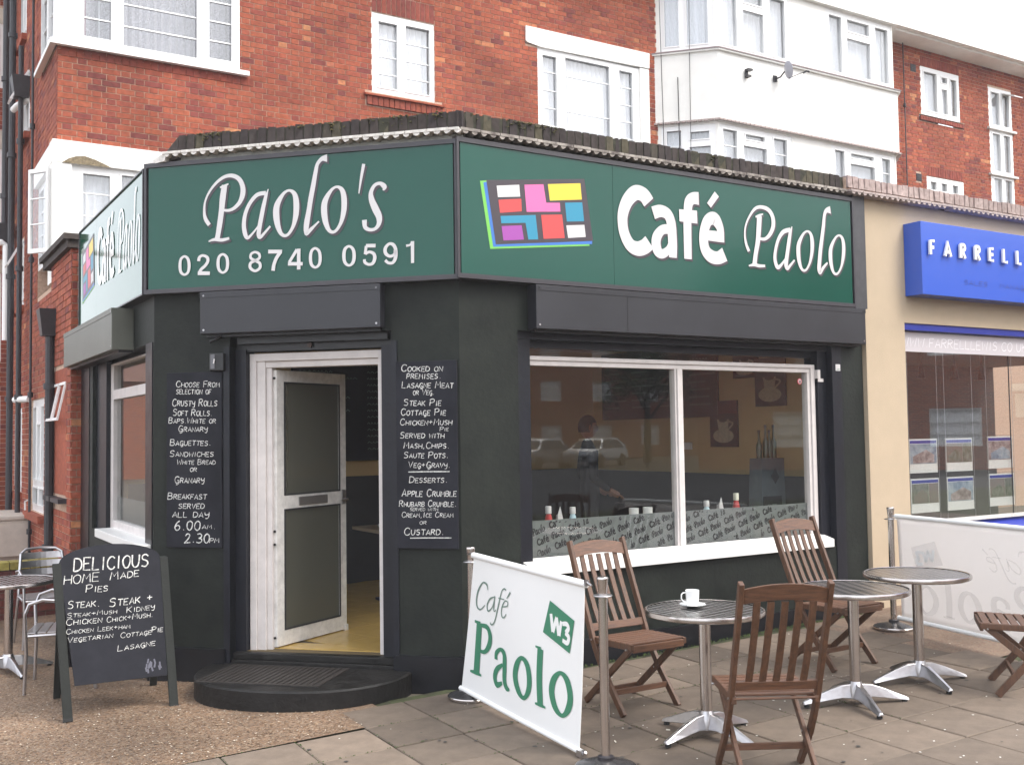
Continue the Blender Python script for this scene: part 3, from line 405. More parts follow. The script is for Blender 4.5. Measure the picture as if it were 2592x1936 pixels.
for i in range(-12, 32):
    for jx in range(-11, 2):
        lx, ly = (i+.5)*.4533, (jx-.5)*.4533; X = 3.129 + lx*cs - ly*sn; Y = 6.12 + lx*sn + ly*cs
        if Y > 6.12 and X < 2.75: continue
        if X > 7.0 and Y > 4.8: continue
        if Y > 6.75 or (Y > 6.2 and X > 7.0): continue
        if Y < 1.6 or X < -1.6 or X > 8.6 or (Y < 3.0 and X < .5):
            s = .222; z = gz(X); rest.hexa([(lx-s,ly-s,z-.06),(lx+s,ly-s,z-.06),(lx+s,ly+s,z-.06),(lx-s,ly+s,z-.06),(lx-s,ly-s,z),(lx+s,ly-s,z+.012),(lx+s,ly+s,z+.012),(lx-s,ly+s,z)]); continue
        o = bpy.data.objects.new('paving_slab', random.choice(slabs)); COL.objects.link(o); o.parent = pv_
        o.location = (lx, ly, gz(X) + random.uniform(-.003, .002)); o.rotation_euler = (random.uniform(-.005,.005), -math.atan(.027) + random.uniform(-.005,.005), random.choice((0,1,2,3))*math.pi/2 if False else random.uniform(-.004,.004))
part('distant_slabs', rest, M_slab, pv_, kind='stuff')
# loose grit, petals, moss, cigarette ends
def scatter(name, n, fn, size, mt, label, cat, flat=.35):
    mb = MB()
    for _ in range(n):
        x, y = fn(); s = size*random.uniform(.5, 1.3); a = random.uniform(0, 6.28); z = gz(x) + .001; c_, s_ = math.cos(a)*s, math.sin(a)*s; h = s*flat; mb.val = random.random()
        mb.add([(x+c_,y+s_,z),(x-s_*.7,y+c_*.7,z),(x-c_,y-s_,z),(x+s_*.7,y-c_*.7,z),(x,y,z+h)], [(0,1,4),(1,2,4),(2,3,4),(3,0,4)])
    o = mkobj(name, mb.mesh(name), mt, kind='stuff'); o['label'] = label; o['category'] = cat; return o
M_peb = brick_mat('pebbles', [(0,(.09,.055,.035)), (.35,(.20,.125,.075)), (.6,(.17,.12,.085)), (.88,(.29,.21,.14)), (1,(.60,.52,.42))])
M_petal = mat('blossom_petals', (.75,.72,.66), .7)
M_moss = mat('moss', (.045,.065,.018), .95, var=.3, scale=30)
scatter('pebbles', 9000, lambda: (random.uniform(-.5, 2.7), 6.2 + 2.6*random.random()**1.3), .008, M_peb, 'tan and brown pebbles set in the aggregate paving left of the step', 'pebbles')
scatter('petals', 150, lambda: (random.gauss(4.9, 1.2), random.uniform(3.2, 6.4)), .008, M_petal, 'small white petals scattered over the grey paving slabs', 'petals', .2)
scatter('petals', 70, lambda: (random.uniform(-.2, 2.9), random.uniform(5.9, 8.2)), .0075, M_petal, 'small white flecks scattered over the tan pebble paving', 'petals', .2)
def mossf():
    i = random.randrange(-3, 6); t = random.uniform(-1, 4); 
    lx, ly = ((i*.4533, -random.uniform(0, 2)) if random.random() < .5 else (random.uniform(-2.2, 2.6), -random.choice((0,1,1,2,3))*.4533))
    return 3.129 + lx*cs - ly*sn + random.gauss(0,.004), 6.12 + lx*sn + ly*cs + random.gauss(0,.004)
scatter('moss', 800, mossf, .006, M_moss, 'thin green moss growing in the joints between the paving slabs', 'moss', .8)
def weedf():
    x = random.choice((random.uniform(4, 7.9), random.uniform(6.2, 7.9))); return x, 6.56 + random.gauss(0, .012)
scatter('moss', 500, weedf, .009, M_moss, 'green weeds along the foot of the cafe front wall', 'weeds', 1.5)
M_cig = mat('cigarette_paper', (.75,.70,.60), .8)
for k, (x, y, a, lb) in enumerate([(3.93,4.83,.4,'cigarette end between the round table foot and banner post'), (4.10,4.93,2.1,'cigarette end near the left foot of the front table'), (3.72,4.95,1.2,'cigarette end lying in the slab joint beside the banner post')]):
    mb = MB(); mb.tube([(-.012,0,.005),(.012,0,.005)], .004, 6)
    single(mkobj('cigarette_end', mb.mesh('cigarette_end'), M_cig, loc=(x, y, gz(x))), lb, 'cigarette end', 'cigarette ends on the slabs').rotation_euler = (0,0,a)

gm = MB(); M_gum = mat('trodden_gum', (.045,.040,.036), .8)
for _ in range(110):
    x, y = random.uniform(.8, 7.5), random.uniform(3.0, 6.1)
    if y > 6.0 or (x < 2.0 and y > 5.5): continue
    r_ = random.uniform(.006, .016); n_ = 7; zz = gz(x)+.0035
    gm.add([(x+r_*random.uniform(.7,1.2)*math.cos(6.283*k/n_), y+r_*random.uniform(.7,1.2)*math.sin(6.283*k/n_), zz) for k in range(n_)], [tuple(range(n_))])
o = mkobj('gum_spots', gm.mesh('gum_spots'), M_gum, kind='stuff'); o['label'] = 'dark trodden gum spots scattered over the paving slabs'; o['category'] = 'gum'
# ================================================================ FLATS (main brick block)
fl = thing('apartment_block', 'red brick apartment block with white window frames rising behind the corner cafe', 'building', (1.9, 13.4, 0)); fl.location = (0,0,0)
hA = (1.80, 4.11, 6.53, 8.25); hBand = (1.80, 4.2, 3.9, 5.32); hW2 = (6.01, 7.01, 6.57, 7.73); hBW = (8.81, 11.02, 5.6, 7.75); hL = (8.587, 11.03, 7.75, 8.02)
hS2 = (6.01, 7.01, 7.73, 8.015); hS2b = (5.9, 7.12, 6.373, 6.57); hBay = (11.2, 17.06, 3.0, 9.6)
hR1 = (18.09, 19.34, 8.06, 9.06); hR2 = (18.18, 19.38, 6.42, 6.82); hR3 = (20.33, 21.15, 5.0, 9.0)
hR1s = (18.09, 19.34, 9.06, 9.27); hR2s = (18.18, 19.38, 6.82, 7.02); v1 = (17.78, 17.95, 8.9, 9.05); v2 = (17.85, 18.02, 6.68, 6.83); hR1b = (18.0, 19.45, 7.93, 8.06)
main_h = [hA, hBand, hW2, hBW, hL, hBay, hR1, hR2, hR3, hR1b]
part('wall', wall_cells(MB(MAIN), 1.9, 26, -.3, 9.4, main_h, .0, .25), M_mortar, fl)
bud = [300]
bricks(fl, MAIN, 1.9, 11.2, 5.32, 9.4, [hA, hBand, hW2, hBW, hL, hS2, hS2b], ind=(1.9, 5.2, 5.3, 6.55), budget=bud)
bricks(fl, MAIN, 1.9, 11.2, 3.9, 5.32, [hBand, hBW])
bricks(fl, MAIN, 17.06, 26, 3.5, 9.4, [hR1, hR2, hR3, hR1s, hR2s, v1, v2, hR1b])
def soldiers(M, u0, u1, z0, z1, n, mt=None, name='soldier_brick', dark=.25, y0=-.008):
    mt = mt or M_brick; wd = (u1-u0)/n
    for i in range(n): brick_piece(fl, M, u0+i*wd+.005, u0+(i+1)*wd-.005, z0+.005, z1-.005, y0, 0, mt, name, v=lambda: random.uniform(dark-.15, dark+.1))
soldiers(MAIN, 6.01, 7.01, 7.735, 8.012, 13, dark=.18)
soldiers(MAIN, 5.92, 7.10, 6.375, 6.508, 14, name='sill_brick', y0=-.04, dark=.35)
mb = MB(MAIN); mb.hexa([(5.88,-.075,6.505),(7.14,-.075,6.505),(7.14,0.03,6.505),(5.88,0.03,6.505),(5.88,-.075,6.53),(7.14,-.075,6.53),(7.14,0.03,6.565),(5.88,0.03,6.565)]); part('tile_sill', mb, M_brick, fl)
soldiers(MAIN, 18.09, 19.34, 9.06, 9.27, 16); soldiers(MAIN, 18.18, 19.38, 6.82, 7.02, 16)
soldiers(MAIN, 18.02, 19.42, 7.94, 8.03, 18, name='sill_brick', y0=-.04)
soldiers(MAIN, 1.93, 4.3, 6.36, 6.47, 27, name='sill_brick', dark=.3, y0=-.012)
for q in (v1, v2):
    mb = MB(MAIN); mb.box(q[0], q[1], -.01, .02, q[2], q[3])
    for i in range(4): mb.box(q[0]+.01, q[1]-.01, -.02, -.01, q[2]+.02+i*.035, q[2]+.035+i*.035)
    part('air_brick', mb, M_lead, fl)
# upper corner window A (front part)
wA = window(fl, MAIN, 1.87, 4.11, 6.53, 8.25, [(2.17,2.52,6.62,8.15,[6.88,7.14,7.40,7.66]), (2.63,3.57,6.585,8.15,[6.86,7.14,7.42,7.70]), (3.69,4.02,6.62,8.15,[6.88,7.14,7.40,7.66])], d=-.03, cur=M_lace, curd=.2, barw=.018,
            sill=(1.80, 4.22, 6.47, 6.53, .10))
mb = MB(MAIN); mb.box(2.18, 2.24, .14, .15, 6.6, 8.2); part('curtain', mb, M_maroon, fl)
# its return on the side wall
window(fl, MSIDE, -1.25, -.045, 6.53, 8.25, [(-1.15,-.62,6.62,8.15,[7.0,7.4]), (-.52,-.12,6.62,8.15,[7.0,7.4])], d=-.028, cur=M_lace, sill=(-1.35, .028, 6.472, 6.529, .098))
# window 2
window(fl, MAIN, 6.01, 7.01, 6.575, 7.73, [(6.10,6.43,6.65,7.63,[6.87,7.12,7.38]), (6.53,6.95,6.65,7.65,[6.87,7.12,7.38])], d=.01, cur=M_net, curd=.12)
# big window under the painted lintel
mb = MB(MAIN); mb.prism([(8.587,7.79),(8.62,7.765),(8.86,7.735),(11.02,7.765),(11.03,8.02),(8.587,8.02)], -.035, .1); part('lintel', mb, M_band, fl)
window(fl, MAIN, 8.81, 10.83, 5.6, 7.74, [(8.89,9.19,5.7,7.65,[5.98,6.25,6.53,6.81,7.09,7.38]), (9.32,10.23,5.7,7.68,[6.25,6.81,7.38]), (10.39,10.70,5.7,7.66,[5.98,6.25,6.53,6.81,7.09,7.38])], d=.01, cur=M_net, curd=.12)
mb = MB(MAIN); mb.box(10.83, 11.02, -.02, .2, 5.6, 7.75); part('jamb_render', mb, M_band, fl)
# white band and corner window at first floor
mb = MB(MAIN); mb.box(1.84, 4.2, -.06, .2, 5.05, 5.32); mb.box(1.845, 2.058, -.055, .2, 3.6, 5.05)
part('lintel', mb, M_band, fl)
mb = MB(MAIN); mb.prism([(1.95,5.045),(2.02,5.10),(2.10,5.135),(2.2,5.15),(2.32,5.12),(2.45,5.07),(2.50,5.045)], -.07, -.055); part('damp_patch', mb, mat('bare_cement_patch', (.20,.16,.10), .95, var=.45, scale=30, bump=.5), fl)
window(fl, MAIN, 2.06, 4.2, 3.7, 5.05, [(2.174,2.52,3.9,4.97,[4.16,4.44,4.72]), (2.62,3.2,3.9,5.0,[4.44,4.72]), (3.3,4.1,3.9,5.0,[4.44,4.72])], d=.0, cur=M_net, curd=.16)
mb = MB(MSIDE); mb.box(-1.6, -.2, -.057, .2, 5.05, 5.315); part('lintel', mb, M_band, fl); mb = MB(MSIDE); mb.box(-.32, -.2, -.052, .15, 3.6, 5.05); part('jamb_render', mb, M_band, fl)
window(fl, MSIDE, -1.55, -.3, 3.95, 5.05, [(-1.47,-1.0,4.02,4.97,[4.4,4.7]), (-.9,-.38,4.02,4.97,[4.4,4.7])], d=.0, cur=M_net)
# open casement on that window, hinged outwards
cm = frame(1.86, 14.98, -90) @ Matrix.Rotation(rad(-0), 4, 'Z'); cmM = Matrix.Translation((1.84, 13.50, 0)) @ Matrix.Rotation(rad(126), 4, 'Z') @ Matrix.Scale(.74, 4, (1,0,0))
mb = MB(cmM); wall_cells(mb, 0, .42, 3.98, 5.0, [(.04,.38,4.03,4.95)], 0, .04); o = part('casement', mb, M_upvc, fl)
mb = MB(cmM); mb.box(.04, .38, .015, .02, 4.03, 4.95); part('pane', mb, G_win, o)
mb = MB(cmM)
for z in (4.33, 4.64): mb.box(.04, .38, .008, .03, z-.008, z+.008)
part('glazing_bar', mb, M_upvc, o)
# side wall
side_h = [(-1.25,.02,6.53,8.25), (-1.6,0.02,3.6,5.32), (-2.09,-.86,.80,2.27), (-3.2,-2.5,6.07,6.97), (-3.75,-3.0,3.68,4.65), (-3.9,-3.05,1.0,2.2), (-3.6,-2.9,7.6,8.6)]
part('wall', wall_cells(MB(MSIDE), -5.0, -.02, -.3, 9.4, side_h, .0, .25), M_mortar, fl)
bricks(fl, MSIDE, -5.0, 0, -.2, 9.4, side_h)
window(fl, MSIDE, -2.09, -.86, .80, 2.27, [(-2.02,-1.70,1.2,2.18,[]), (-1.62,-1.33,1.2,1.95,[]), (-1.25,-.94,1.2,2.18,[]), (-2.02,-1.52,.88,1.12,[]), (-1.44,-.94,.88,1.12,[])], d=.02, cur=M_net, sill=(-2.2,-.75,.70,.79,.09,M_brick))
window(fl, MSIDE, -3.75, -3.0, 3.68, 4.65, [(-3.69,-3.42,3.75,4.58,[]), (-3.34,-3.06,3.75,4.58,[])], d=.0, cur=M_net, sill=(-3.8,-2.95,3.58,3.67,.08,M_brick))
window(fl, MSIDE, -3.6, -2.9, 7.6, 8.6, [(-3.54,-3.29,7.67,8.53,[]), (-3.21,-2.96,7.67,8.53,[])], d=.0, cur=M_net, sill=(-3.65,-2.85,7.5,7.59,.08,M_brick))
window(fl, MSIDE, -3.2, -2.5, 6.07, 6.97, [(-3.14,-2.89,6.14,6.90,[]), (-2.81,-2.56,6.14,6.90,[])], d=.0, cur=M_net, sill=(-3.25,-2.45,5.97,6.06,.08,M_brick))
mb = MB(Matrix.Translation((1.88, 15.92, 6.95)) @ Matrix.Rotation(rad(28), 4, 'Y')); [mb.box(*q) for q in ((-.01,.015,0,.03,-.5,0),(-.01,.015,.27,.30,-.5,0),(-.01,.015,.03,.27,-.03,0),(-.01,.015,.03,.27,-.5,-.47))]; part('casement', mb, M_upvc, fl)
mb = MB(Matrix.Translation((1.88, 16.45, 4.62)) @ Matrix.Rotation(rad(28), 4, 'Y')); [mb.box(*q) for q in ((-.01,.015,0,.03,-.42,0),(-.01,.015,.27,.30,-.42,0),(-.01,.015,.03,.27,-.03,0),(-.01,.015,.03,.27,-.42,-.39))]; part('casement', mb, M_upvc, fl)
window(fl, MSIDE, -3.9, -3.05, 1.0, 2.2, [(-3.84,-3.52,1.07,2.13,[]), (-3.44,-3.11,1.07,2.13,[])], d=.0, cur=M_net, sill=(-3.95,-3.0,.90,.99,.08,M_brick))
# rear wing facing the street, far left
RW = frame(0, 18.4, 0); rh = [(.98,1.80,7.4,8.45), (.98,1.80,5.1,6.4), (.98,1.80,1.22,2.45), (.98,1.80,3.0,4.4)]
part('wall', wall_cells(MB(RW), .9, 1.9, -.3, 9.4, rh, 0, .25), M_mortar, fl)
bricks(fl, RW, .9, 1.9, -.1, 9.4, rh + [(.92,1.88,8.45,8.7), (.92,1.88,6.4,6.7), (.92,1.88,4.4,4.62)])
for q in rh: window(fl, RW, q[0], q[1], q[2], q[3], [(q[0]+.06,q[0]+.3,q[2]+.07,q[3]-.07,[(q[2]+q[3])/2]), (q[0]+.36,q[1]-.06,q[2]+.07,q[3]-.35,[]), (q[0]+.36,q[1]-.06,q[3]-.28,q[3]-.07,[])], d=.0, cur=M_net)
mb = MB(RW); [mb.box(.92, 1.88, -.02, .1, a, b) for a, b in ((8.45,8.7),(6.4,6.7),(4.4,4.62))]; part('lintel', mb, mat('cream_lintel', (.55,.50,.42), .8, var=.1), fl)
# pipes in the yard corner
def pipe(x, y, z0, z1, r, mt=None, hop=None, parent=fl):
    mb = MB(); mb.tube([(x,y,z0),(x,y,z1)], r, 10)
    for z in np.arange(z0+.6, z1, 1.8): mb.lathe([(r,0),(r+.018,0),(r+.018,.07),(r,.07)], 12, (x,y,z))
    if hop: mb.hexa([(x-.09,y-.09,hop),(x+.09,y-.09,hop),(x+.09,y+.09,hop),(x-.09,y+.09,hop),(x-.13,y-.13,hop+.30),(x+.13,y-.13,hop+.30),(x+.13,y+.13,hop+.30),(x-.13,y+.13,hop+.30)])
    return part('drainpipe', mb, mt or M_lead, parent, smooth=True)
pipe(1.77, 16.85, -.1, 9.4, .048, hop=None); pipe(1.79, 16.0, -.1, 7.3, .036, hop=6.55); pipe(1.84, 15.15, -.1, 8.6, .017); pipe(1.74, 17.4, 4.8, 9.4, .05, hop=4.7)
for q_ in ([(1.9,15.95,6.55),(1.78,16.3,6.53),(1.75,16.5,6.52)], [(.2,17.2,4.62),(1.66,16.9,4.64),(1.71,16.9,4.60),(1.71,16.9,3.2)], [(1.9,15.7,2.30),(1.76,16.1,2.30)]):
    mb = MB(); mb.tube(q_, .046, 10); part('soil_pipe', mb, M_upvc, fl, smooth=True)
mb = MB(); mb.tube([(1.86,15.3,2.0),(1.86,15.3,.95),(1.86,15.75,.90),(1.86,15.75,.6)], .013, 6); part('overflow_pipe', mb, M_upvc, fl)
mb = MB(); mb.tube([(1.85,15.2,8.4),(1.80,15.0,8.7),(1.85,14.9,9.3)], .01, 6); part('cable', mb, M_lead, fl)
# eaves and roof
mb = MB(); mb.box(1.5, 26.2, 12.95, 13.45, 9.40, 9.50); mb.box(1.45, 26.3, 12.83, 12.95, 9.44, 9.60); part('eaves', mb, M_band, fl)
mb = MB(); mb.quad((1.4,12.85,9.60),(26.3,12.85,9.60),(26.3,18.5,12.6),(1.4,18.5,12.6)); mb.quad((1.4,24,9.6),(1.4,18.5,12.6),(26.3,18.5,12.6),(26.3,24,9.6)); part('roof', mb, mat('pale_roof_tile', (.42,.38,.38), .7, var=.2, scale=30, bump=.4), fl)
mb = MB(); mb.box(1.9, 26, 23.5, 23.8, -.3, 9.5); mb.box(25.8, 26.0, 13.5, 23.5, -.3, 9.5); part('wall', mb, M_brick, fl)
# right-hand windows
window(fl, MAIN, 18.09, 19.34, 8.07, 9.06, [(18.17,18.62,8.15,8.98,[]), (18.74,18.95,8.15,8.70,[]), (18.74,18.95,8.80,8.95,[]), (19.03,19.26,8.15,8.95,[])], d=.0, cur=M_net)
window(fl, MAIN, 18.18, 19.38, 6.43, 6.81, [(18.28,18.50,6.53,6.73,[]), (18.62,18.84,6.53,6.73,[]), (18.98,19.20,6.53,6.73,[])], d=.0, cur=M_net)
window(fl, MAIN, 20.33, 21.15, 5.0, 9.0, [(a,b,c,e,[]) for a,b in ((20.41,20.72),(20.80,21.07)) for c,e in ((8.18,8.92),(7.18,8.02),(6.22,7.05),(5.2,6.1))], d=.0, cur=M_net)
mb = MB(MAIN)
for z in (8.10, 7.11, 6.14): mb.box(20.25, 21.22, -.07, .0, z-.025, z+.02)
part('sill', mb, M_whiteold, fl)
mb = MB(MAIN); mb.hexa([(20.8,-.30,8.78),(21.1,-.30,8.78),(21.1,.0,8.92),(20.8,.0,8.92),(20.8,-.30,8.80),(21.1,-.30,8.80),(21.1,.0,8.94),(20.8,.0,8.94)]); part('open_vent_sash', mb, M_upvc, fl)
pipe(17.5, 13.34, 3.9, 9.4, .012); 
# ---- rendered bay
mb = MB(); plan = [(11.2,13.4),(11.9,12.7),(16.36,12.7),(17.06,13.4)]
BF = frame(0, 12.7, 0); BL = frame(11.2, 13.4, -45); BRt = frame(16.36, 12.7, 45)
bw = [(11.93,13.62,4.9,6.80), (14.6,16.32,4.9,6.80), (11.95,13.62,8.06,9.28), (14.55,16.32,8.06,9.28)]
part('bay_wall', wall_cells(MB(BF), 11.9, 16.36, -.3, 9.5, bw, 0, .2), M_render, fl)
bl = [(.06,.95,4.9,6.80), (.06,.95,8.06,9.28)]
part('bay_wall', wall_cells(MB(BL), 0, .99, -.3, 9.5, bl, 0, .2), M_render, fl); part('bay_wall', wall_cells(MB(BRt), 0, .99, -.3, 9.5, bl, 0, .2), M_render, fl)
def off(p, d): # plan offset outward
    return [(p[0][0]-d*.9, p[0][1]), (p[1][0]-d*.41, p[1][1]-d), (p[2][0]+d*.41, p[2][1]-d), (p[3][0]+d*.9, p[3][1])]
mb = MB(); mb.slab(off(plan,.06), 6.87, 8.0); mb.slab(off(plan,.11), 8.0, 8.03); part('bay_apron', mb, M_render, fl)
mb = MB(); mb.slab(off(plan,.09), 9.3, 9.40); part('bay_head', mb, M_render, fl)
mb = MB(); mb.slab(off(plan,.125), 8.025, 8.045); part('bay_sill_trim', mb, mat('sill_flashing', (.25,.20,.20), .6), fl)  # thin dark trim along the bay sill line
mb = MB(); pl_ = off(plan,.10)
for a, b in zip(pl_, pl_[1:]):
    L_ = math.dist(a, b); n = int(L_/.085); 
    for i in range(n):
        t0, t1 = i/n, (i+.82)/n; d = ((b[0]-a[0]), (b[1]-a[1])); nx, ny = -d[1]/L_*.05, d[0]/L_*.05
        p = (a[0]+d[0]*t0, a[1]+d[1]*t0); q = (a[0]+d[0]*t1, a[1]+d[1]*t1)
        mb.hexa([(p[0],p[1],6.835),(q[0],q[1],6.835),(q[0]+nx,q[1]+ny,6.835),(p[0]+nx,p[1]+ny,6.835),(p[0],p[1],6.862),(q[0],q[1],6.862),(q[0]+nx,q[1]+ny,6.862),(p[0]+nx,p[1]+ny,6.862)])
part('apron_tiles', mb, M_tileP, fl, kind='stuff')
window(fl, BF, 11.93, 13.62, 4.9, 6.80, [(11.99,12.34,5.0,6.74,[5.7,6.1,6.46]), (12.45,13.02,5.0,6.52,[]), (12.50,12.98,6.60,6.72,[]), (13.16,13.51,5.0,6.74,[5.7,6.1,6.46])], d=.01, cur=M_net)
window(fl, BF, 14.6, 16.32, 4.9, 6.80, [(14.68,14.96,5.0,6.74,[]), (15.08,15.77,5.0,6.54,[]), (15.1,15.75,6.62,6.73,[]), (15.94,16.20,5.0,6.74,[5.7,6.1,6.46])], d=.01, cur=M_net)
window(fl, BF, 11.95, 13.62, 8.06, 9.28, [(12.02,12.40,8.14,9.2,[]), (12.50,13.02,8.14,8.85,[]), (12.52,13.0,8.95,9.2,[]), (13.14,13.54,8.14,9.2,[])], d=.01, cur=M_net)
window(fl, BF, 14.55, 16.32, 8.06, 9.28, [(14.62,14.98,8.14,9.2,[]), (15.08,15.75,8.14,8.85,[]), (15.1,15.73,8.95,9.2,[]), (15.86,16.25,8.14,9.2,[])], d=.01, cur=M_net)
for B_ in (BL, BRt):
    window(fl, B_, .06, .95, 4.9, 6.80, [(.13,.40,5.0,6.74,[5.7,6.1,6.46]), (.50,.88,5.0,6.45,[]), (.52,.86,6.54,6.70,[])], d=.01, cur=M_net)
    window(fl, B_, .06, .95, 8.06, 9.28, [(.13,.40,8.14,9.2,[]), (.50,.88,8.14,9.2,[])], d=.01, cur=M_net)
mb = MB(); mb.tube([(11.25,13.3,4.0),(11.22,13.28,6.9),(11.2,13.3,9.3)], .006, 5); mb.tube([(11.42,13.1,4.0),(11.40,13.1,7.6)], .008, 5); mb.tube([(11.52,12.98,4.0),(11.55,12.95,9.3)], .005, 5); part('cable', mb, M_lead, fl)
# satellite dish and spare bracket on the bay
sdh = thing('satellite_dish', 'grey satellite dish on a wall bracket fixed to the white rendered bay', 'satellite dish', (13.20, 12.62, 7.76)); sdh.scale = (.72,.72,.72)
mb = MB(Matrix.Translation((.08,-.30,.10)) @ Matrix.Rotation(rad(68), 4, 'Z') @ Matrix.Rotation(rad(78), 4, 'X')); mb.lathe([(.0,-.05),(.12,-.035),(.21,0),(.215,.008),(.12,-.025),(.0,-.04)], 20); part('dish', mb, mat('dish_grey', (.35,.35,.40), .4), sdh, smooth=True)
mb = MB(); mb.box(-.12,.0,-.02,.0,-.12,.02); mb.tube([(-.06,-.02,-.06),(-.06,-.18,-.06),(.0,-.26,.06)], .018, 8); part('bracket', mb, M_lead, sdh)
mb = MB(); mb.tube([(.08,-.30,-.10),(.34,-.52,.02)], .008, 6); mb.tube([(.34,-.52,.0),(.40,-.56,.05),(.46,-.60,.03)], .022, 8); part('receiver_arm', mb, M_lead, sdh)
bk = thing('wall_bracket', 'small dark bracket on the white bay left of the satellite dish', 'bracket', (12.52, 12.62, 7.70)); bk.scale = (.75,.75,.75)
mb = MB(); mb.box(-.09,.0,-.02,.0,-.10,.10); mb.box(-.09,.05,-.12,-.02,.05,.09); mb.box(-.09,.02,-.10,-.02,-.09,-.05); part('plate', mb, M_lead, bk)
# ---- single storey brick wing behind the cafe
wg = thing('brick_wing', 'low red brick wing with a dark coping behind the side of the cafe', 'building', (1.8, 11.6, 0)); wg.location = (0,0,0)
WF = frame(0, 11.6, 0); WS = frame(1.8, 11.6, -90)
mb = MB(); mb.box(1.805, 2.1, 11.61, 13.02, -.3, 3.72); part('wall', mb, M_mortar, wg)
bud = [300]
bricks(wg, WF, 1.80, 2.06, -.15, 3.72, [], ind=(1.7, 3, -1, 3.0), budget=bud)
bricks(wg, WS, -1.42, 0, -.15, 3.72, [(-1.3,-.25,1.0,1.12), (-1.25,-.3,1.12,2.5)], ind=(-3, .1, -1, 1.6), budget=bud)
mb = MB(); mb.box(1.74, 2.14, 11.54, 13.30, 3.72, 3.80); mb.box(1.70, 2.18, 11.50, 13.32, 3.80, 3.86); part('coping', mb, M_coping, wg)
mb = MB(); [mb.box(1.71,1.80,a,b,1.06,1.11) for a,b in ((11.85,12.4),(12.5,12.95))]; part('ledge', mb, M_lead, wg)
mb = MB(WS); mb.box(-1.22,-.33,.0,.05,1.14,2.5); o = part('window_niche', mb, M_brick, wg)
for k in range(2):
    Mx = Matrix.Translation((1.79, 11.95+.45*k, 2.35)) @ Matrix.Rotation(rad(12), 4, 'Y'); mb = MB(Mx)
    for a in ((0,.02,0,.40,-.03,.0),(0,.02,0,.40,-.42,-.39),(0,.02,0,.03,-.39,-.03),(0,.02,.37,.40,-.39,-.03)): mb.box(*a)
    part('sash', mb, M_upvc, o)
wp = pipe(1.748, 12.76, -.1, 3.0, .050, hop=2.9, parent=wg)
# ---- low wall with mossy coping on the left, cabinets in the yard
lw = thing('garden_wall', 'low dark red brick wall with yellow mossed coping bricks behind the aluminium chairs', 'wall', (-3, 12.3, 0)); lw.location = (0,0,0)
LW = frame(0, 12.2, 0); mb = MB(); mb.box(-6, 1.79, 12.205, 12.42, -.3, .375); part('wall', mb, M_mortarD, lw)
M_brickD = brick_mat('dark_red_brick', [(0,(.06,.02,.02)), (.5,(.12,.035,.028)), (1,(.17,.05,.035))])
bud = [170]; bricks(lw, LW, -6, 1.79, -.225, .375, [], mt=M_brickD, ind=(-1.2, 1.8, -1, 2), budget=bud)
for i in range(34): brick_piece(lw, LW, -1.6+i*.1, -1.6+i*.1+.09, .378, .455, -.02, .22, brick_mat('yellow_coping', [(0,(.13,.10,.03)), (1,(.28,.24,.06))]) if i == 0 else bpy.data.materials['yellow_coping'], 'coping_brick')
for k, (x, y, s, lb) in enumerate([(1.66, 15.75, 1.0, 'cream plastic meter cabinet on the yard wall, nearer of two'), (1.63, 16.45, 1.0, 'cream plastic meter cabinet on the yard wall, farther of two')]):
    c_ = thing('meter_cabinet', lb, 'cabinet', (x, y, .12), group='meter cabinets in the yard')
    mb = MB(); mb.hexa([(-.22,-.25,0),(.22,-.25,0),(.22,.25,0),(-.22,.25,0),(-.22,-.32,.55),(.22,-.32,.55),(.22,.25,.55),(-.22,.25,.55)]); mb.box(-.24,.24,-.34,.26,.55,.62); part('body', mb, mat('cream_plastic', (.50,.44,.38), .5, var=.1) if k == 0 else bpy.data.materials['cream_plastic'], c_, bevel=.02)
    mb = MB(); mb.box(-.2,.2,-.335,-.31,.08,.5); part('door', mb, bpy.data.materials['cream_plastic'], c_)
    mb = MB(); mb.box(-.15,.15,-.1,.2,-.2,0); part('plinth', mb, M_mortarD, c_)

# ================================================================ CAFE BUILDING
cf = thing('corner_cafe', 'dark green single storey corner cafe with chamfered doorway and mossy brick parapet', 'building', (3.65, 6.64, 0)); cf.location = (0,0,0)
CL = 2.475
hDoor = (.65, 1.955, -.3, 2.50)
mb = MB(CHF); wall_cells(mb, .0, CL, -.3, 3.88, [hDoor], 0, .22); o = part('wall', mb, M_wall, cf)
hWin = (4.15, 7.60, .66, 2.50)
mb = MB(FRF); wall_cells(mb, 3.65, 7.97, -.3, 3.88, [hWin], 0, .22); part('wall', mb, M_wall, cf)
hSide = (-2.6, -.25, .86, 2.48)
mb = MB(SDF); wall_cells(mb, -3.21, 0, -.3, 3.72, [hSide], 0, .22); part('wall', mb, M_wall, cf)
# plinths
mb = MB(CHF); mb.box(-.03, .62, -.035, .0, -.3, .135); part('plinth', mb, M_black, cf); mb = MB(CHF); mb.box(1.975, CL+.02, -.035, .0, -.3, .135)
mb2 = MB(FRF); mb2.box(3.635, 7.97, -.04, .0, -.3, .145); mb3 = MB(SDF); mb3.box(-3.2, .02, -.035, .0, -.3, .135)
for m_ in (mb, mb2, mb3): part('plinth', m_, M_black, cf)
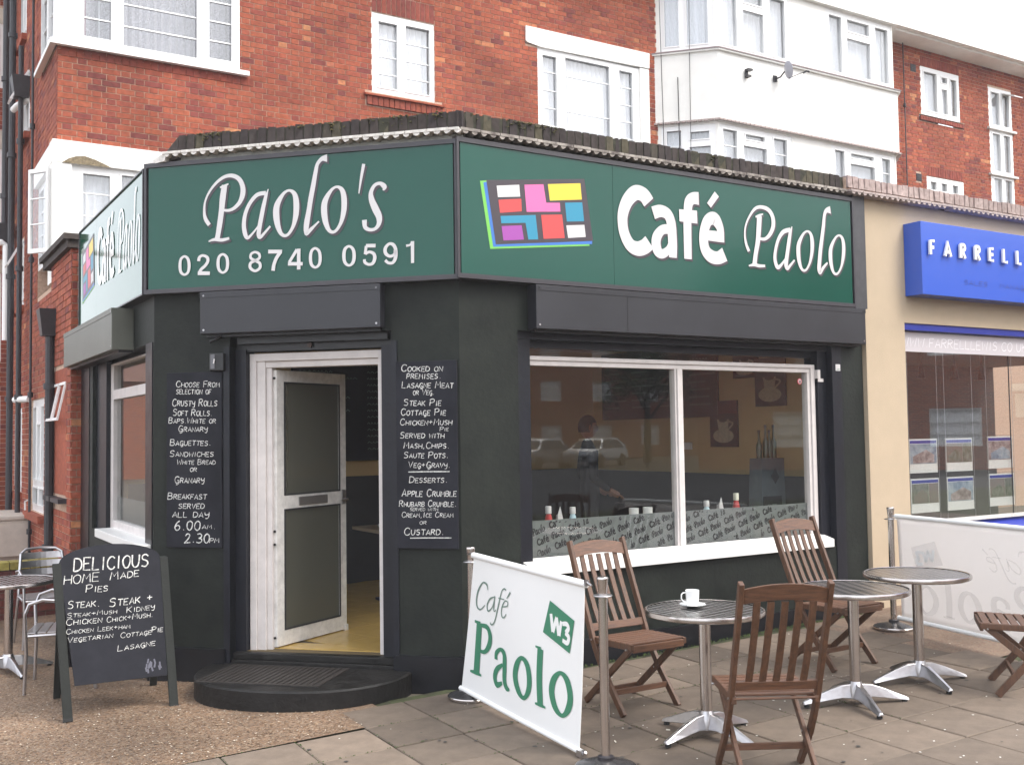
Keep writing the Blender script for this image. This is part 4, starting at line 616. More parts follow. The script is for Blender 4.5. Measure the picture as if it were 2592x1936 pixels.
# door reveal trims and dark recess
mb = MB(CHF); mb.box(.60, .65, -.012, .2, -.2, 2.42); mb.box(1.955, 2.0, -.012, .2, -.2, 2.42); mb.box(.65, .74, .08, .22, -.3, 2.40); mb.box(1.845, 1.955, .08, .22, -.3, 2.40); part('door_reveal', mb, M_blue, cf)
mb = MB(CHF); mb.box(.65, 1.955, .10, .22, 2.385, 2.50); mb.box(.69, 1.91, .04, .10, 2.44, 2.50); part('shutter_slot', mb, M_black2, cf)
mb = MB(CHF); mb.tube([(1.27,.09,2.42),(1.27,.075,2.42)], .02, 10); part('badge', mb, mat('old_brass', (.06,.04,.035), .5, .6), cf)
# threshold
mb = MB(CHF); mb.box(.655, 1.95, -.0, .16, -.3, .055); mb.box(.66, 1.945, .02, .30, .055, .105); part('threshold', mb, M_concrete, cf, bevel=.006)
# door frame with mouldings
mb = MB(CHF)
for a, b, d in ((.745,.80,.13),(.80,.87,.145),(.87,.915,.165)): mb.box(a, b, d, .24, .10 if a > .75 else .07, 2.37-(a-.745)*.85)
for a, b, d in ((1.80,1.842,.13),(1.785,1.80,.165)): mb.box(a, b, d, .24, .06, 2.33)
for a, b, d in ((2.31,2.37,.132),(2.26,2.31,.155)): mb.box(.745 + (2.37-b)*.9, 1.842, d, .24, a, b)
df = part('door_frame', mb, M_frame, cf, bevel=.004)
# glazed door, open inwards
dM = CHF @ Matrix.Translation((.925, .19, 0)) @ Matrix.Rotation(rad(74), 4, 'Z')
W_ = .85; mb = MB(dM); dh = [(.085, W_-.08, 1.27, 2.155), (.085, W_-.08, .235, 1.165)]
wall_cells(mb, 0, W_, .12, 2.245, dh, -.02, .02); dr = part('door', mb, M_whiteold, cf, bevel=.003)
for q in dh:
    g = MB(dM); g.box(q[0]-.003, q[1]+.003, -.004, .004, q[2]-.003, q[3]+.003); part('pane', g, G_door, dr)
    g = MB(dM); e = .012
    for s_ in (-.024, .016):
        g.box(q[0], q[1], s_, s_+.008, q[2], q[2]+e); g.box(q[0], q[1], s_, s_+.008, q[3]-e, q[3]); g.box(q[0], q[0]+e, s_, s_+.008, q[2]+e, q[3]-e); g.box(q[1]-e, q[1], s_, s_+.008, q[2]+e, q[3]-e)
    part('glazing_bead', g, M_dark, dr)
mb = MB(dM); mb.box(.25, .60, -.03, -.02, 1.183, 1.252); part('letterbox', mb, mat('letterbox_metal', (.30,.29,.28), .35, .8), dr, bevel=.004)
mb = MB(dM); mb.box(W_-.06, W_-.02, -.03, -.02, 1.16, 1.28); mb.tube([(W_-.04,-.03,1.20),(W_-.04,-.07,1.20),(W_-.13,-.07,1.195)], .008, 8); part('handle', mb, M_alu, dr)
mb = MB(dM); [mb.tube([(-.004,-.005,z),(-.012,-.005,z)], .010, 8) for z in (.19,.9,1.0,2.18)]; part('door_bolts', mb, M_black2, dr)
mb = MB(dM); mb.box(W_-.03, W_+.005, -.03, .03, .10, .16); part('door_stop', mb, M_whiteold, dr)
# street window
mb = MB(FRF); mb.box(4.15, 4.288, .05, .22, .66, 2.50); mb.box(7.43, 7.545, .06, .22, .60, 2.50); mb.box(4.288, 7.43, .14, .22, 2.385, 2.50); mb.box(4.15, 7.55, .04, .14, 2.44, 2.50); part('shutter_guide', mb, M_blue, cf)
mb = MB(FRF); mb.box(7.545, 7.672, -.010, .22, -.1, 2.50); part('pilaster_trim', mb, M_blue, cf)
mb = MB(FRF)
mb.box(4.288, 7.43, .10, .17, 2.245, 2.285); mb.box(4.288, 7.42, .085, .17, 2.285, 2.318); mb.box(5.757, 5.845, .10, .17, .775, 2.245); mb.box(5.775, 5.83, .085, .10, .775, 2.245)
mb.box(7.335, 7.43, .10, .17, .775, 2.245); mb.box(7.37, 7.42, .085, .10, .775, 2.285)
fw1 = part('shop_window', mb, M_frame, cf, bevel=.004)
mb = MB(FRF); [mb.box(a, b, .135, .141, .775, 2.245) for a, b in ((4.289,5.757),(5.845,7.335))]; part('pane', mb, G_shop, fw1)
mb = MB(FRF); mb.box(4.288, 7.43, .135, .141, 2.318, 2.385); part('top_pane', mb, G_shop, fw1)
mb = MB(FRF); mb.hexa([(4.20,-.055,.664),(7.46,-.055,.664),(7.46,.2,.664),(4.20,.2,.664),(4.20,-.055,.735),(7.46,-.055,.735),(7.46,.11,.778),(4.20,.11,.778)]); part('sill', mb, M_white, fw1, bevel=.004)
mb = MB(FRF); [mb.box(a, b, .1425, .144, .777, 1.056) for a, b in ((4.289,5.757),(5.845,7.335))]; flm = part('frosted_band', mb, M_film, fw1)
mb = MB(FRF); mb.tube([(7.27,.13,2.165),(7.27,.134,2.165)], .028, 16); part('window_sticker', mb, mat('sticker_red', (.55,.08,.10), .5), fw1)
mb = MB(FRF); mb.tube([(7.27,.128,2.165),(7.27,.1295,2.165)], .021, 16); mb.box(7.267,7.273,.1265,.1275,2.145,2.185); part('sticker_face', mb, mat('sticker_pink', (.62,.45,.45), .5), fw1)
mb = MB(FRF); mb.box(7.26,7.28,.1255,.1268,2.160,2.170); mb.box(7.266,7.274,.1255,.1268,2.148,2.160); part('sticker_symbol', mb, M_black2, fw1)
# wooden latch bits at frame corner
mb = MB(FRF); mb.box(7.43, 7.50, .055, .10, 2.16, 2.19); mb.box(7.42,7.455,.05,.1,2.19,2.27); part('hinge_block', mb, M_frame, fw1)
st = thing('alarm_sticker', 'small white sticker at the top of the dark pilaster right of the cafe window', 'sticker', (7.615, 6.625, 2.29)); mb = MB(); mb.box(-.03,.03,-.0035,0,-.03,.03); part('label', mb, M_cream, st)
mb = MB(); mb.box(-.02,.02,-.0045,-.0036,-.022,-.016); mb.box(-.005,.022,-.0045,-.0036,-.012,-.008); part('print', mb, M_bgrey, st)
# side window
mb = MB(SDF); mb.box(-2.6,-2.12, .04, .10, .86, 2.48); mb.box(-2.6,-.25,.12,.22,2.44,2.48); part('side_panel', mb, M_blue, cf)
mb = MB(SDF); wall_cells(mb, -2.12, -.25, .89, 2.44, [(-2.0,-.33,.97,2.10), (-2.0,-.33,2.19,2.42)], .08, .15); sw = part('side_window', mb, M_frame, cf, bevel=.004)
mb = MB(SDF); mb.box(-2.01,-.32,.115,.121,.96,2.11); mb.box(-2.01,-.32,.115,.121,2.18,2.43); part('pane', mb, G_shop, sw)
mb = MB(SDF); mb.box(-2.0,-.33,.123,.125,.97,1.19); part('frosted_band', mb, M_film, sw)
mb = MB(SDF); mb.box(-1.95,-.06,-.09,.1,.83,.905); part('sill', mb, M_white, sw, bevel=.005)
mb = MB(SDF); mb.box(-.25,-.03,-.01,.22,-.1,2.48); part('corner_post', mb, M_black, cf)
mb = MB(SDF); mb.box(-3.21,-2.75,-.008,.2,-.1,2.48); part('side_pilaster', mb, M_black, cf)
# fascia strip, tile creasing and coping bricks
mb = MB(CHF); mb.box(.22, CL+.06, -.05, .2, 3.86, 3.905); part('fascia_strip', mb, M_stain, cf)
mb = MB(FRF); mb.box(3.60, 7.97, -.05, .2, 3.86, 3.890); part('fascia_strip', mb, mat('fascia_soot', (.11,.10,.085), .9, var=.5, scale=14), cf)
def creasing(M, u0, u1, mt, mt2, z=3.885, d=-.125, parent=cf, pitch=.165):
    mb = MB(M); u = u0
    while u < u1-.02:
        b = min(u+pitch-.006, u1); mb.box(u, b, d, .12, z+.032, z+.052+random.uniform(-.002,.002)); u += pitch
    part('creasing_tiles', mb, mt, parent, kind='stuff')
    mb = MB(M); u = u0+.01; k = 0
    while u < u1-.02:      # half round drips under the tiles
        if random.random() > .04:
            n = 5; P = [(u+.026+.026*math.cos(math.pi*j/n), z+.034-.028*math.sin(math.pi*j/n)*random.uniform(.75,1)) for j in range(n+1)]
            mb.prism(P[::-1] if False else P, d+.004, d+.11)
        u += .078
    part('drip_edge', mb, mt2, parent, kind='stuff')
creasing(CHF, .14, CL+.05, M_tile, M_tile); creasing(FRF, 3.62, 7.70, M_tileD, M_tileD)
def coping(M, u0, u1, mt, parent=cf, z0=3.945, z1=4.062, d=-.09, name='coping_brick', w_=.075, lean=0):
    u = u0
    while u < u1-.03:
        b = min(u+w_-.009, u1); key = ('cop', mt.name, random.randrange(10)); me = BRK_CACHE.get(key)
        if me is None or b-u < w_-.012:
            m_ = MB(); m_.val = random.random(); a = (b-u)/2; j = [random.uniform(-.007,.007) for _ in range(8)]
            m_.hexa([(-a,j[0],0),(a,j[1],0),(a,.23,0),(-a,.23,0),(-a+abs(j[2]),j[3]+.004,z1-z0+j[4]),(a-abs(j[5]),j[6]+.004,z1-z0+j[4]*.5),(a,.23,z1-z0+j[7]),(-a,.23,z1-z0+j[7])])
            me = m_.mesh('coping_brick'); me.materials.append(mt); BRK_CACHE[key] = me
        o = bpy.data.objects.new(name, me); COL.objects.link(o); o.parent = parent; o.matrix_local = M @ Matrix.Translation(((u+b)/2, d+random.uniform(-.003,.003), z0)) @ Matrix.Rotation(random.uniform(-.02,.02),4,'Y'); u += w_
coping(CHF, .26, CL+.07, M_coping); coping(FRF, 3.60, 7.68, M_coping)
mb = MB(CHF); mb.box(.27, CL+.05, -.083, .13, 3.935, 4.054); m2 = MB(FRF); m2.box(3.61, 7.68, -.083, .13, 3.935, 4.054)
for m_ in (mb, m2): part('coping_mortar', m_, mat('moss_mortar', (.035,.034,.022), .95, var=.5, scale=25) if m_ is mb else bpy.data.materials['moss_mortar'], cf)
def topmoss(M, u0, u1, n):
    mb = MB(M)
    for _ in range(n):
        u = random.uniform(u0, u1); d = random.choice((random.gauss(-.085,.012), random.uniform(-.08,.1))); z = 4.055 if d > -.08 else 4.06-abs(random.gauss(0,.03)); s = random.uniform(.006,.016); mb.val = random.random()
        mb.add([(u-s,d-.004,z),(u,d-s*.7-.004,z),(u+s,d-.004,z),(u,d+s,z),(u,d-.006,z+s*.8)], [(0,1,4),(1,2,4),(2,3,4),(3,0,4)])
    part('moss', mb, M_cmoss, cf, kind='stuff')
M_cmoss = brick_mat('coping_moss', [(0,(.035,.036,.016)), (.6,(.07,.065,.025)), (1,(.12,.095,.03))])
for _c in range(13): q_ = random.uniform(.3, CL); topmoss(CHF, q_-.10*random.random(), min(q_+.12, CL+.05), 28)
for _c in range(9): q_ = 3.65+2.4*random.random()**1.5; topmoss(FRF, q_, q_+.15, 22)
# hipped return of the coping down to the side sign
Mh = CHF @ Matrix.Translation((.26,-.09,0)) @ Matrix.Rotation(rad(-45), 4, 'Z')
mb = MB(CHF); mb.hexa([(.02,-.02,3.86),(.26,-.10,3.88),(.26,.14,3.88),(.05,.14,3.86),(.10,-.02,3.95),(.26,-.09,4.05),(.26,.14,4.05),(.12,.14,3.95)]); part('coping_return', mb, M_coping, cf)
mb = MB(CHF); mb.hexa([(-.02,-.07,3.855),(.16,-.12,3.862),(.16,-.02,3.862),(-.01,.02,3.855),(.0,-.07,3.885),(.18,-.12,3.935),(.18,-.02,3.935),(.01,.02,3.885)]); part('creasing_return', mb, M_tile, cf)
# roof deck
mb = MB(); mb.slab([(2.1,8.45),(3.78,6.78),(7.97,6.78),(7.97,13.38),(2.1,13.38)], 3.70, 3.78); part('roof', mb, M_felt, cf)
# shutter boxes
def sbox(M, u0, u1, d0, d1, z0, z1, label, seams=(), mt=M_box):
    L = thing('shutter_box', label, 'shutter box', (0,0,0), group='roller shutter boxes over the cafe openings')
    mb = MB(M); mb.box(u0, u1, d0, d1, z0, z1); part('casing', mb, mt, L, bevel=.005)
    mb = MB(M); mb.box(u0, u1, d0-.004, d0, z1-.045, z1-.002); part('top_flange', mb, mt, L)
    for s_ in seams:
        mb = MB(M); mb.box(s_-.003, s_+.003, d0-.002, d0, z0+.01, z1-.05); part('seam', mb, M_dark, L)
    mb = MB(M); [mb.tube([(u,d0,z),(u,d0-.004,z)], .008, 8) for u in (u0+.03, u1-.03) for z in (z0+.03, z1-.03)]; part('screws', mb, M_alu, L)
    mb = MB(M); mb.box(u0+.02, u1-.02, d0+.06, d1, z0-.02, z0); part('bottom_lath', mb, M_black2, L)
sbox(CHF, .456, 1.908, -.105, -.002, 2.513, 2.835, 'dented charcoal shutter box above the cafe doorway, under the phone number sign')
sbox(FRF, 4.24, 7.885, -.125, -.002, 2.505, 2.838, 'long dark shutter box above the big cafe street window', seams=(5.10,))
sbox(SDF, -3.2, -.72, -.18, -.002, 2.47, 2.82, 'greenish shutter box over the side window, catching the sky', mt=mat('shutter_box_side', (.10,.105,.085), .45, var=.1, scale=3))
mb = MB(CHF); mb.box(1.42,1.44,-.110,-.104,2.60,2.61)
# ---- signs
def letters(parent, M, items, y, mt, sh=None, shoff=(.014,-.016), map_=None, sub=7, lname='letter'):
    base = None; k = 0
    for ch, strokes in items:
        obs = []
        for mt_, dy, off_ in ((sh, 0.0, shoff), (mt, -.003, (0,0))):
            if mt_ is None: continue
            mb = MB(M)
            for i, S in enumerate(strokes):
                P = [(x+off_[0], z+off_[1], w_*(1.02 if dy == 0 and sh else 1)) for x, z, w_ in S]
                if map_: P = [map_(*p) for p in P]
                mb.ribbon(P, y + dy - .00035*i, sub=sub)
            o = part(lname, mb, mt_, parent)
            if mt_ is sh: o.name = 'letter_shadow'
            obs.append(o)
def fill(mb, poly, y): mb.quad(*[(x, y, z) for x, z in poly])
LOGO = {'green':mat('logo_green',(.16,.50,.08),.4),'blue':mat('logo_blue',(.04,.16,.50),.4),'dark':M_shadow,'white':M_cream,'pink':mat('logo_pink',(.70,.14,.36),.4),'yellow':mat('logo_yellow',(.75,.55,.05),.4),'red':mat('logo_red',(.60,.06,.06),.4),'teal':mat('logo_teal',(.02,.24,.38),.4),'purple':mat('logo_purple',(.32,.06,.34),.4)}
def logo(parent, M, y, map_=None):
    for i, (c, poly) in enumerate(DAT['logo']):
        P = [tuple(map_(p[0], p[1], 0)[:2]) if map_ else tuple(p) for p in poly]
        mb = MB(M); yy = y - (.0006*i if i < 3 else .0022)
        n = len(P); ar = sum(P[k][0]*P[(k+1) % n][1]-P[(k+1) % n][0]*P[k][1] for k in range(n))
        if ar < 0: P = P[::-1]
        fill(mb, P, yy); me = mb.mesh('logo_block')
        part('logo_block', mb, LOGO[c], parent)
def signboard(name, label, M, u0, u1, z0, z1, dface, fr=.03, seams=(), mt=M_green, dback=0.0):
    t = thing(name, label, 'sign', (0,0,0)); mb = MB(M); mb.box(u0+fr, u1-fr, dface, dback-.001, z0+fr, z1-fr)
    ed = [u0+fr, *seams, u1-fr]; mb = MB(M)
    for a, b in zip(ed, ed[1:]): 
        mb = MB(M); mb.box(a+(.0015 if a != u0+fr else 0), b-(.0015 if b != u1-fr else 0), dface, dback-.001, z0+fr, z1-fr); part('panel', mb, mt, t)
    mb = MB(M)
    for q in ((u0,u1,z0,z0+fr),(u0,u1,z1-fr,z1),(u0,u0+min(fr,.02),z0+fr,z1-fr),(u1-min(fr,.02),u1,z0+fr,z1-fr)): mb.box(q[0], q[1], dface-.012, dback-.001, q[2], q[3])
    part('sign_frame', mb, M_sframe, t); return t
s1_ = signboard('corner_sign', "dark green fascia sign over the door reading Paolo's with a phone number", CHF, -.035, 2.500, 2.842, 3.862, -.08, fr=.034)
letters(s1_, CHF, DAT['paolos'], -.083, M_cream, M_shadow); letters(s1_, CHF, DAT['phone'], -.085, M_cream, None, lname='digit')
s2_ = signboard('front_sign', 'green Café Paolo fascia sign with coloured block logo above the street window', FRF, 3.595, 7.80, 2.848, 3.872, -.085, fr=.034, seams=(5.004,))
logo(s2_, FRF, -.087)
letters(s2_, FRF, DAT['cafe'], -.088, M_cream, M_shadow); letters(s2_, FRF, DAT['paolo'], -.088, M_cream, M_shadow)
mb = MB(FRF); mb.box(7.80, 7.965, -.085, .0, 2.842, 3.915); part('end_fascia', mb, mat('end_fascia', (.045,.045,.05), .5, var=.3, scale=6), s2_)
s3_ = signboard('side_sign', 'green Café Paolo sign on the side wall reflecting the bright sky', SDF, -2.89, .0, 2.842, 3.835, -.08, fr=.012, seams=(-1.98,), mt=M_green2)
sidemap = lambda x, z, w_=0: (-2.86 + (x-3.65)*.68 if x > 5.0 else -2.80 + (x-3.75)*.70, z, w_*.72)
logo(s3_, SDF, -.082, sidemap); M_cream2 = mat('glossy_vinyl_white', (.66,.65,.62), .08)
letters(s3_, SDF, DAT['cafe'], -.083, M_cream2, None, map_=sidemap); letters(s3_, SDF, DAT['paolo'], -.083, M_cream2, None, map_=sidemap)
# frosted lettering on the window film
def wave(items, ox, oz, sc, rot, x0, z0, x1, z1, mb, y, wk=1.0):
    c_, s_ = math.cos(rot), math.sin(rot)
    for ch, strokes in items:
        for i, S in enumerate(strokes):
            P = [(ox+((x-x0)*c_-(z-z0)*s_)*sc, oz+((x-x0)*s_+(z-z0)*c_)*sc, w_*sc*wk) for x, z, w_ in S]
            if all(4.30 < p[0] < 5.75 or 5.85 < p[0] < 7.33 for p in P) and all(.785 < p[1] < 1.048 for p in P): mb.ribbon(P, y, sub=3)
mb = MB(FRF)
for r_ in range(-3, 13):
    for k in range(-14, 9):
        bx, bz = 4.15 + r_*.31*math.cos(rad(17)) - k*.085*math.sin(rad(17)) + (k % 2)*.14, .60 + r_*.31*math.sin(rad(17)) + k*.085*math.cos(rad(17)) + (k % 2)*.043
        wave(DAT['cafe'], bx, bz, .098, rad(17), 5.05, 3.05, 0, 0, mb, .1405, 1.15)
        wave(DAT['paolo'], bx+.150, bz+.048, .098, rad(17), 6.6, 3.05, 0, 0, mb, .1405, 2.1)
part('film_lettering', mb, M_filmtxt, fw1)

# ---------------------------------------------------------------- chalk lettering
GL = {'A':"0,0 2,6 4,0;.7,2 3.3,2",'B':"0,0 0,6;~0,6 2.6,5.9 3.2,4.6 2.4,3.3 0,3.2;~0,3.2 2.8,3 3.7,1.6 2.8,.2 0,0",'C':"~3.8,5 2.6,6 1,5.6 .1,3.6 .3,1.4 1.6,0 3.2,.3 3.9,1.3",'D':"0,0 0,6;~0,6 2.4,5.7 3.9,3.8 3.6,1.4 2,.1 0,0",'E':"3.4,6 0,6 0,0 3.5,0;0,3.1 2.8,3.1",'F':"3.4,6 0,6 0,0;0,3.1 2.6,3.1",
'G':"~3.7,5 2.4,6 .8,5.4 .1,3 .8,.6 2.2,.1 3.5,1 3.7,2.4;1.9,2.5 3.9,2.6;~3.7,2.4 3.8,.3 3,-1.2 1.4,-1.4",'H':"0,0 0,6;4,0 4,6;0,3 4,3",'I':"1,0 1,6",'J':"~3,6 3,1.5 2,0 .5,.4",'K':"0,0 0,6;3.6,6 .2,2.8;.9,3.4 3.8,0",'L':"0,6 0,0 3.4,0",'M':"0,0 .6,6 2.2,2.4 3.9,6 4.5,0",'N':"0,0 0,6 3.8,0 3.8,6",
'O':"~2,6 .3,4.6 .1,2.4 1.3,.1 3,.3 4,2.6 3.6,5 2,6",'P':"0,0 .2,6;~-.5,5.4 1.5,6.2 3.5,5.6 3.4,3.8 1.8,2.9 .2,3",'Q':"~2,6 .3,4.6 .1,2.4 1.3,.1 3,.3 4,2.6 3.6,5 2,6;2.4,1.6 4.2,-.4",'R':"0,0 .1,6;~-.3,5.7 1.7,6.1 3.3,5.3 3,3.8 .2,3.1;1.4,3.2 3.8,0",'S':"~3.6,5.2 2.2,6 .6,5.3 .7,3.8 2.8,2.9 3.5,1.6 2.4,.2 .2,.5",'T':"0,6 4.2,6;2.1,6 2,0",'U':"~0,6 .1,2 1.4,0 3,.5 3.7,2.4 3.8,6",
'V':"0,6 1.9,0 3.9,6",'W':"0,6 .9,0 2.4,4 3.8,0 4.8,6",'X':"0,0 3.8,6;0,6 3.8,0",'Y':"~0,6 .3,3.6 1.8,2.9 3.6,4;~3.7,6 3.6,1 2.8,-1.1 1,-1.2",'Z':"0,6 3.8,6 0,0 3.8,0",'+':"0,3 3.2,3;1.6,1.4 1.6,4.6",'.':"1,.2 1.2,.5",',':"1.2,.6 .7,-1",
'0':"~2,6 .4,4.6 .3,1.6 1.9,0 3.4,1.4 3.5,4.6 2,6",'1':"1,4.6 2,6 2,0",'2':"~.3,4.6 1.4,6 3.2,5.2 2.6,3 .6,.8 0,0;0,0 3.9,.3",'3':"~.3,5.5 2,6 3.3,5 2.8,3.5 1.4,3.1;~1.4,3.1 3.4,2.6 3.6,1 2,0 .2,.5",'4':"2.8,0 2.8,6 0,2 4,2",'5':"3.4,6 .6,6 .3,3.6;~.3,3.6 2.4,3.8 3.5,2.2 2.8,.4 .3,.2",'6':"~3,6 1.2,4.6 .2,2 1.4,0 3,.4 3.5,2 2.2,3.2 .5,2.4",'7':"0,6 3.8,6 1.4,0",'8':"~2,6 .4,4.8 1.8,3.3 3.6,1.8 2,0 .3,1.4 1.8,3.3 3.4,4.8 2,6",'9':"~3.4,4.6 2,6 .4,4.6 1,3.2 3,3.6 3.4,4.6;~3.4,4.6 3.2,2 1.6,0"}
WID = {'I':2,'M':4.6,'W':4.9,'.':1.8,',':1.8,' ':2.6,'+':3.4,'1':2.6,'E':3.5,'L':3.4,'F':3.4}
def chalk(mb, text, x0, z0, x1, z1, cap, y, th=.12, jit=.18, wid_=None):
    if text == '_':
        mb.ribbon([(x0, z0+.01, .007), ((x0+x1)/2, (z0+z1)/2+.012, .008), (x1, z1+.012, .007)], y, sub=4); return
    adv = []; X = 0
    for c in text:
        small = .74 if c.islower() else 1.0; C = c.upper(); adv.append((X, C, small)); X += (WID.get(C, 3.9)+1.15)*small if C != ' ' else 3.2
    X -= 1.1; sx = (x1-x0)/X; sz = cap/6; sl = (z1-z0)/(x1-x0)
    for X_, C, sm in adv:
        if C not in GL: continue
        dj = random.uniform(-jit, jit)
        for st in GL[C].split(';'):
            cv = st.startswith('~'); pts = [tuple(float(q) for q in p.split(',')) for p in st.lstrip('~').split()]
            P = []
            for px, pz in pts:
                lx = (X_ + (px + random.uniform(-jit, jit)*.6 + .10*pz)*sm)*sx; lz = (pz*sm + dj + random.uniform(-jit, jit)*.6)*sz
                P.append((x0+lx, z0+lz+lx*sl, cap*th*random.uniform(.85, 1.15)))
            chalk.k = (chalk.k+1) % 7; mb.ribbon(P, y-.0002*chalk.k, sub=5 if cv else 1)
chalk.k = 0
def menu(name, label, u0, u1, z0, z1, lines):
    t = thing(name, label, 'menu board'); mb = MB(CHF); mb.box(u0, u1, -.026, -.002, z0, z1); part('board', mb, M_slate, t, bevel=.003)
    for L in lines:
        mb = MB(CHF); chalk(mb, *L, -.028); part('chalk_line', mb, M_chalk, t)
menu('menu_board', 'tall chalk menu left of the door listing rolls, baguettes and breakfast times', .126, .592, .893, 2.232, TXT['left'])
menu('menu_board', 'tall chalk menu right of the door listing pies and desserts', 1.996, 2.458, .905, 2.262, TXT['right'])
# wall lamp left of door
wl = thing('wall_lamp', 'small black bulkhead lamp beside the top left of the cafe door', 'lamp')
mb = MB(CHF); mb.box(.50,.62,-.05,-.002,2.235,2.37); part('housing', mb, M_black2, wl, bevel=.006)
mb = MB(CHF); mb.box(.515,.55,-.056,-.05,2.25,2.36); part('lens', mb, mat('lamp_lens', (.10,.10,.11), .15), wl)
mb = MB(CHF); mb.tube([(.545,-.062,2.29),(.552,-.062,2.325)], .005, 6); part('tube_lamp', mb, M_cream, wl)
cam_ = thing('alarm_bracket', 'small black arm under the left end of the door shutter box', 'bracket'); mb = MB(CHF); mb.tube([(.60,-.05,2.50),(.56,-.06,2.475),(.52,-.07,2.455)], .012, 8); part('arm', mb, M_black2, cam_)

# ---- cafe step
stp = thing('door_step', 'black rounded step with an iron grate mat below the cafe door', 'step', (0,0,0))
def arc(u0, u1, dep, n=22, k=.8):
    c_ = (u0+u1)/2; R = (u1-u0)/2; return [(c_ - R*math.copysign(abs(math.cos(math.pi*i/n))**.9, math.cos(math.pi*i/n)), -dep*abs(math.sin(math.pi*i/n))**k) for i in range(n+1)]
P = arc(.50, 2.10, .76); mb = MB(CHF); z0, z1 = -.2, .028
n = len(P); vs = [(x,y,z0) for x,y in P] + [(x,y,z1-.012) for x,y in P] + [(1.3+(x-1.3)*.985,y*.985,z1) for x,y in P]
mb.add(vs, [(i, i+1, n+i+1, n+i) for i in range(n-1)] + [(n+i, n+i+1, 2*n+i+1, 2*n+i) for i in range(n-1)] + [tuple(range(2*n, 3*n))]); part('step_block', mb, M_concrete, stp, smooth=True)
mb = MB(CHF); mb.box(.70, 1.62, -.60, -.575, .0285, .036); mb.box(.70,.722,-.575,-.03,.0285,.036); mb.box(1.598,1.62,-.575,-.03,.0285,.036); part('grate_rim', mb, M_grate, stp)
for i in range(20):
    mb = MB(CHF); u = .735 + i*.0445; mb.box(u, u+.028, -.57, -.035, .0285, .0345); part('grate_bar', mb, M_grate, stp)

# ---------------------------------------------------------------- cafe interior
room = thing('cafe_interior', 'cafe room with yellow walls, dark dado and yellow tiled floor', 'room')
fp = [(2.13,8.50),(3.76,6.87),(7.95,6.87),(7.95,10.9),(2.13,10.9)]
mb = MB(); mb.slab([(1.98,8.47),(2.0,8.40),(3.70,6.75),(7.95,6.75),(7.95,10.95),(2.0,10.95)], .06, .106); part('floor', mb, mat('floor_grout', (.10,.07,.03), .8), room)
mb = MB(); mb.slab(fp, 2.75, 2.80); part('ceiling', mb, M_ceil, room)
def iw(x0, y0, x1, y1, z0, z1, mt, name='wall'):
    L = math.hypot(x1-x0, y1-y0); M = Matrix.Translation((x0,y0,0)) @ Matrix.Rotation(math.atan2(y1-y0,x1-x0),4,'Z'); mb = MB(M); mb.box(0, L, 0, .06, z0, z1); return part(name, mb, mt, room)
iw(2.1,10.9,7.95,10.9,1.28,2.75,M_yellow); iw(2.1,10.88,7.95,10.88,.10,1.28,M_dado,'dado')
iw(7.94,10.9,7.94,6.87,1.22,2.75,M_yellow); iw(7.925,10.9,7.925,6.87,.10,1.22,M_dado,'dado')
mb = MB(); mb.box(7.86,7.92,6.9,10.85,1.20,1.26); part('dado_rail', mb, M_dado, room)
mb = MB(); mb.box(2.12,2.16,10.6,10.9,.1,2.75); part('wall', mb, M_yellow, room)
# diagonal yellow floor tiles
mt_ = []
for k in range(4):
    m_ = MB(); m_.val = k/4; s = .198; m_.box(-s,s,-s,s,0,.006); me = m_.mesh('floor_tile'); me.materials.append(M_tilefl); mt_.append(me)
a45 = rad(20)
for i in range(-14, 16):
    for j in range(-14, 16):
        x = 4.6 + (i*math.cos(a45)-j*math.sin(a45))*.402; y = 8.9 + (i*math.sin(a45)+j*math.cos(a45))*.402
        if 2.5 < x < 7.7 and 7.1 < y < 10.7 and x+y > 10.98 or (2.4 < x < 4.2 and 7.1 < y < 9 and x+y > 10.86):
            o = bpy.data.objects.new('floor_tile', random.choice(mt_)); COL.objects.link(o); o.parent = room; o.location = (x,y,.1065); o.rotation_euler = (0,0,a45)
mb = MB(CHF); mb.box(.70,1.92,.20,.42,.106,.1115); part('entrance_tile', mb, M_tilefl, room)
# menu boards inside
def iboard(label, M, u0, u1, z0, z1, rows, cols):
    t = thing('wall_menu', label, 'menu board'); mb = MB(M); mb.box(u0,u1,-.03,0,z0,z1); part('board', mb, M_slate, t)
    mb = MB(M)
    for c in range(cols):
        for r in range(rows):
            x = u0 + .08 + c*(u1-u0)/cols; z = z1 - .10 - r*(z1-z0-.15)/rows; L = random.uniform(.45,.8)*(u1-u0)/cols
            k = 0; xx = x
            while xx < x+L: s_ = random.uniform(.02,.05); mb.ribbon([(xx,z,.006),(xx+s_*.4,z+.02,.006),(xx+s_,z,.006)], -.0315, sub=1); xx += s_+.012
    part('chalk_writing', mb, M_chalk if False else M_bgrey, t)
IB = frame(0, 10.88, 0); IR = frame(7.92, 10.9, -90)
iboard('black chalk menu on the far yellow wall seen through the open door', IB, 3.9, 6.3, 1.45, 2.6, 14, 3)
iboard('large black menu board high on the right interior wall', Matrix.Translation((7.93,10.9,0)) @ Matrix.Rotation(rad(-90),4,'Z'), .25, 2.35, 1.88, 2.7, 8, 4)
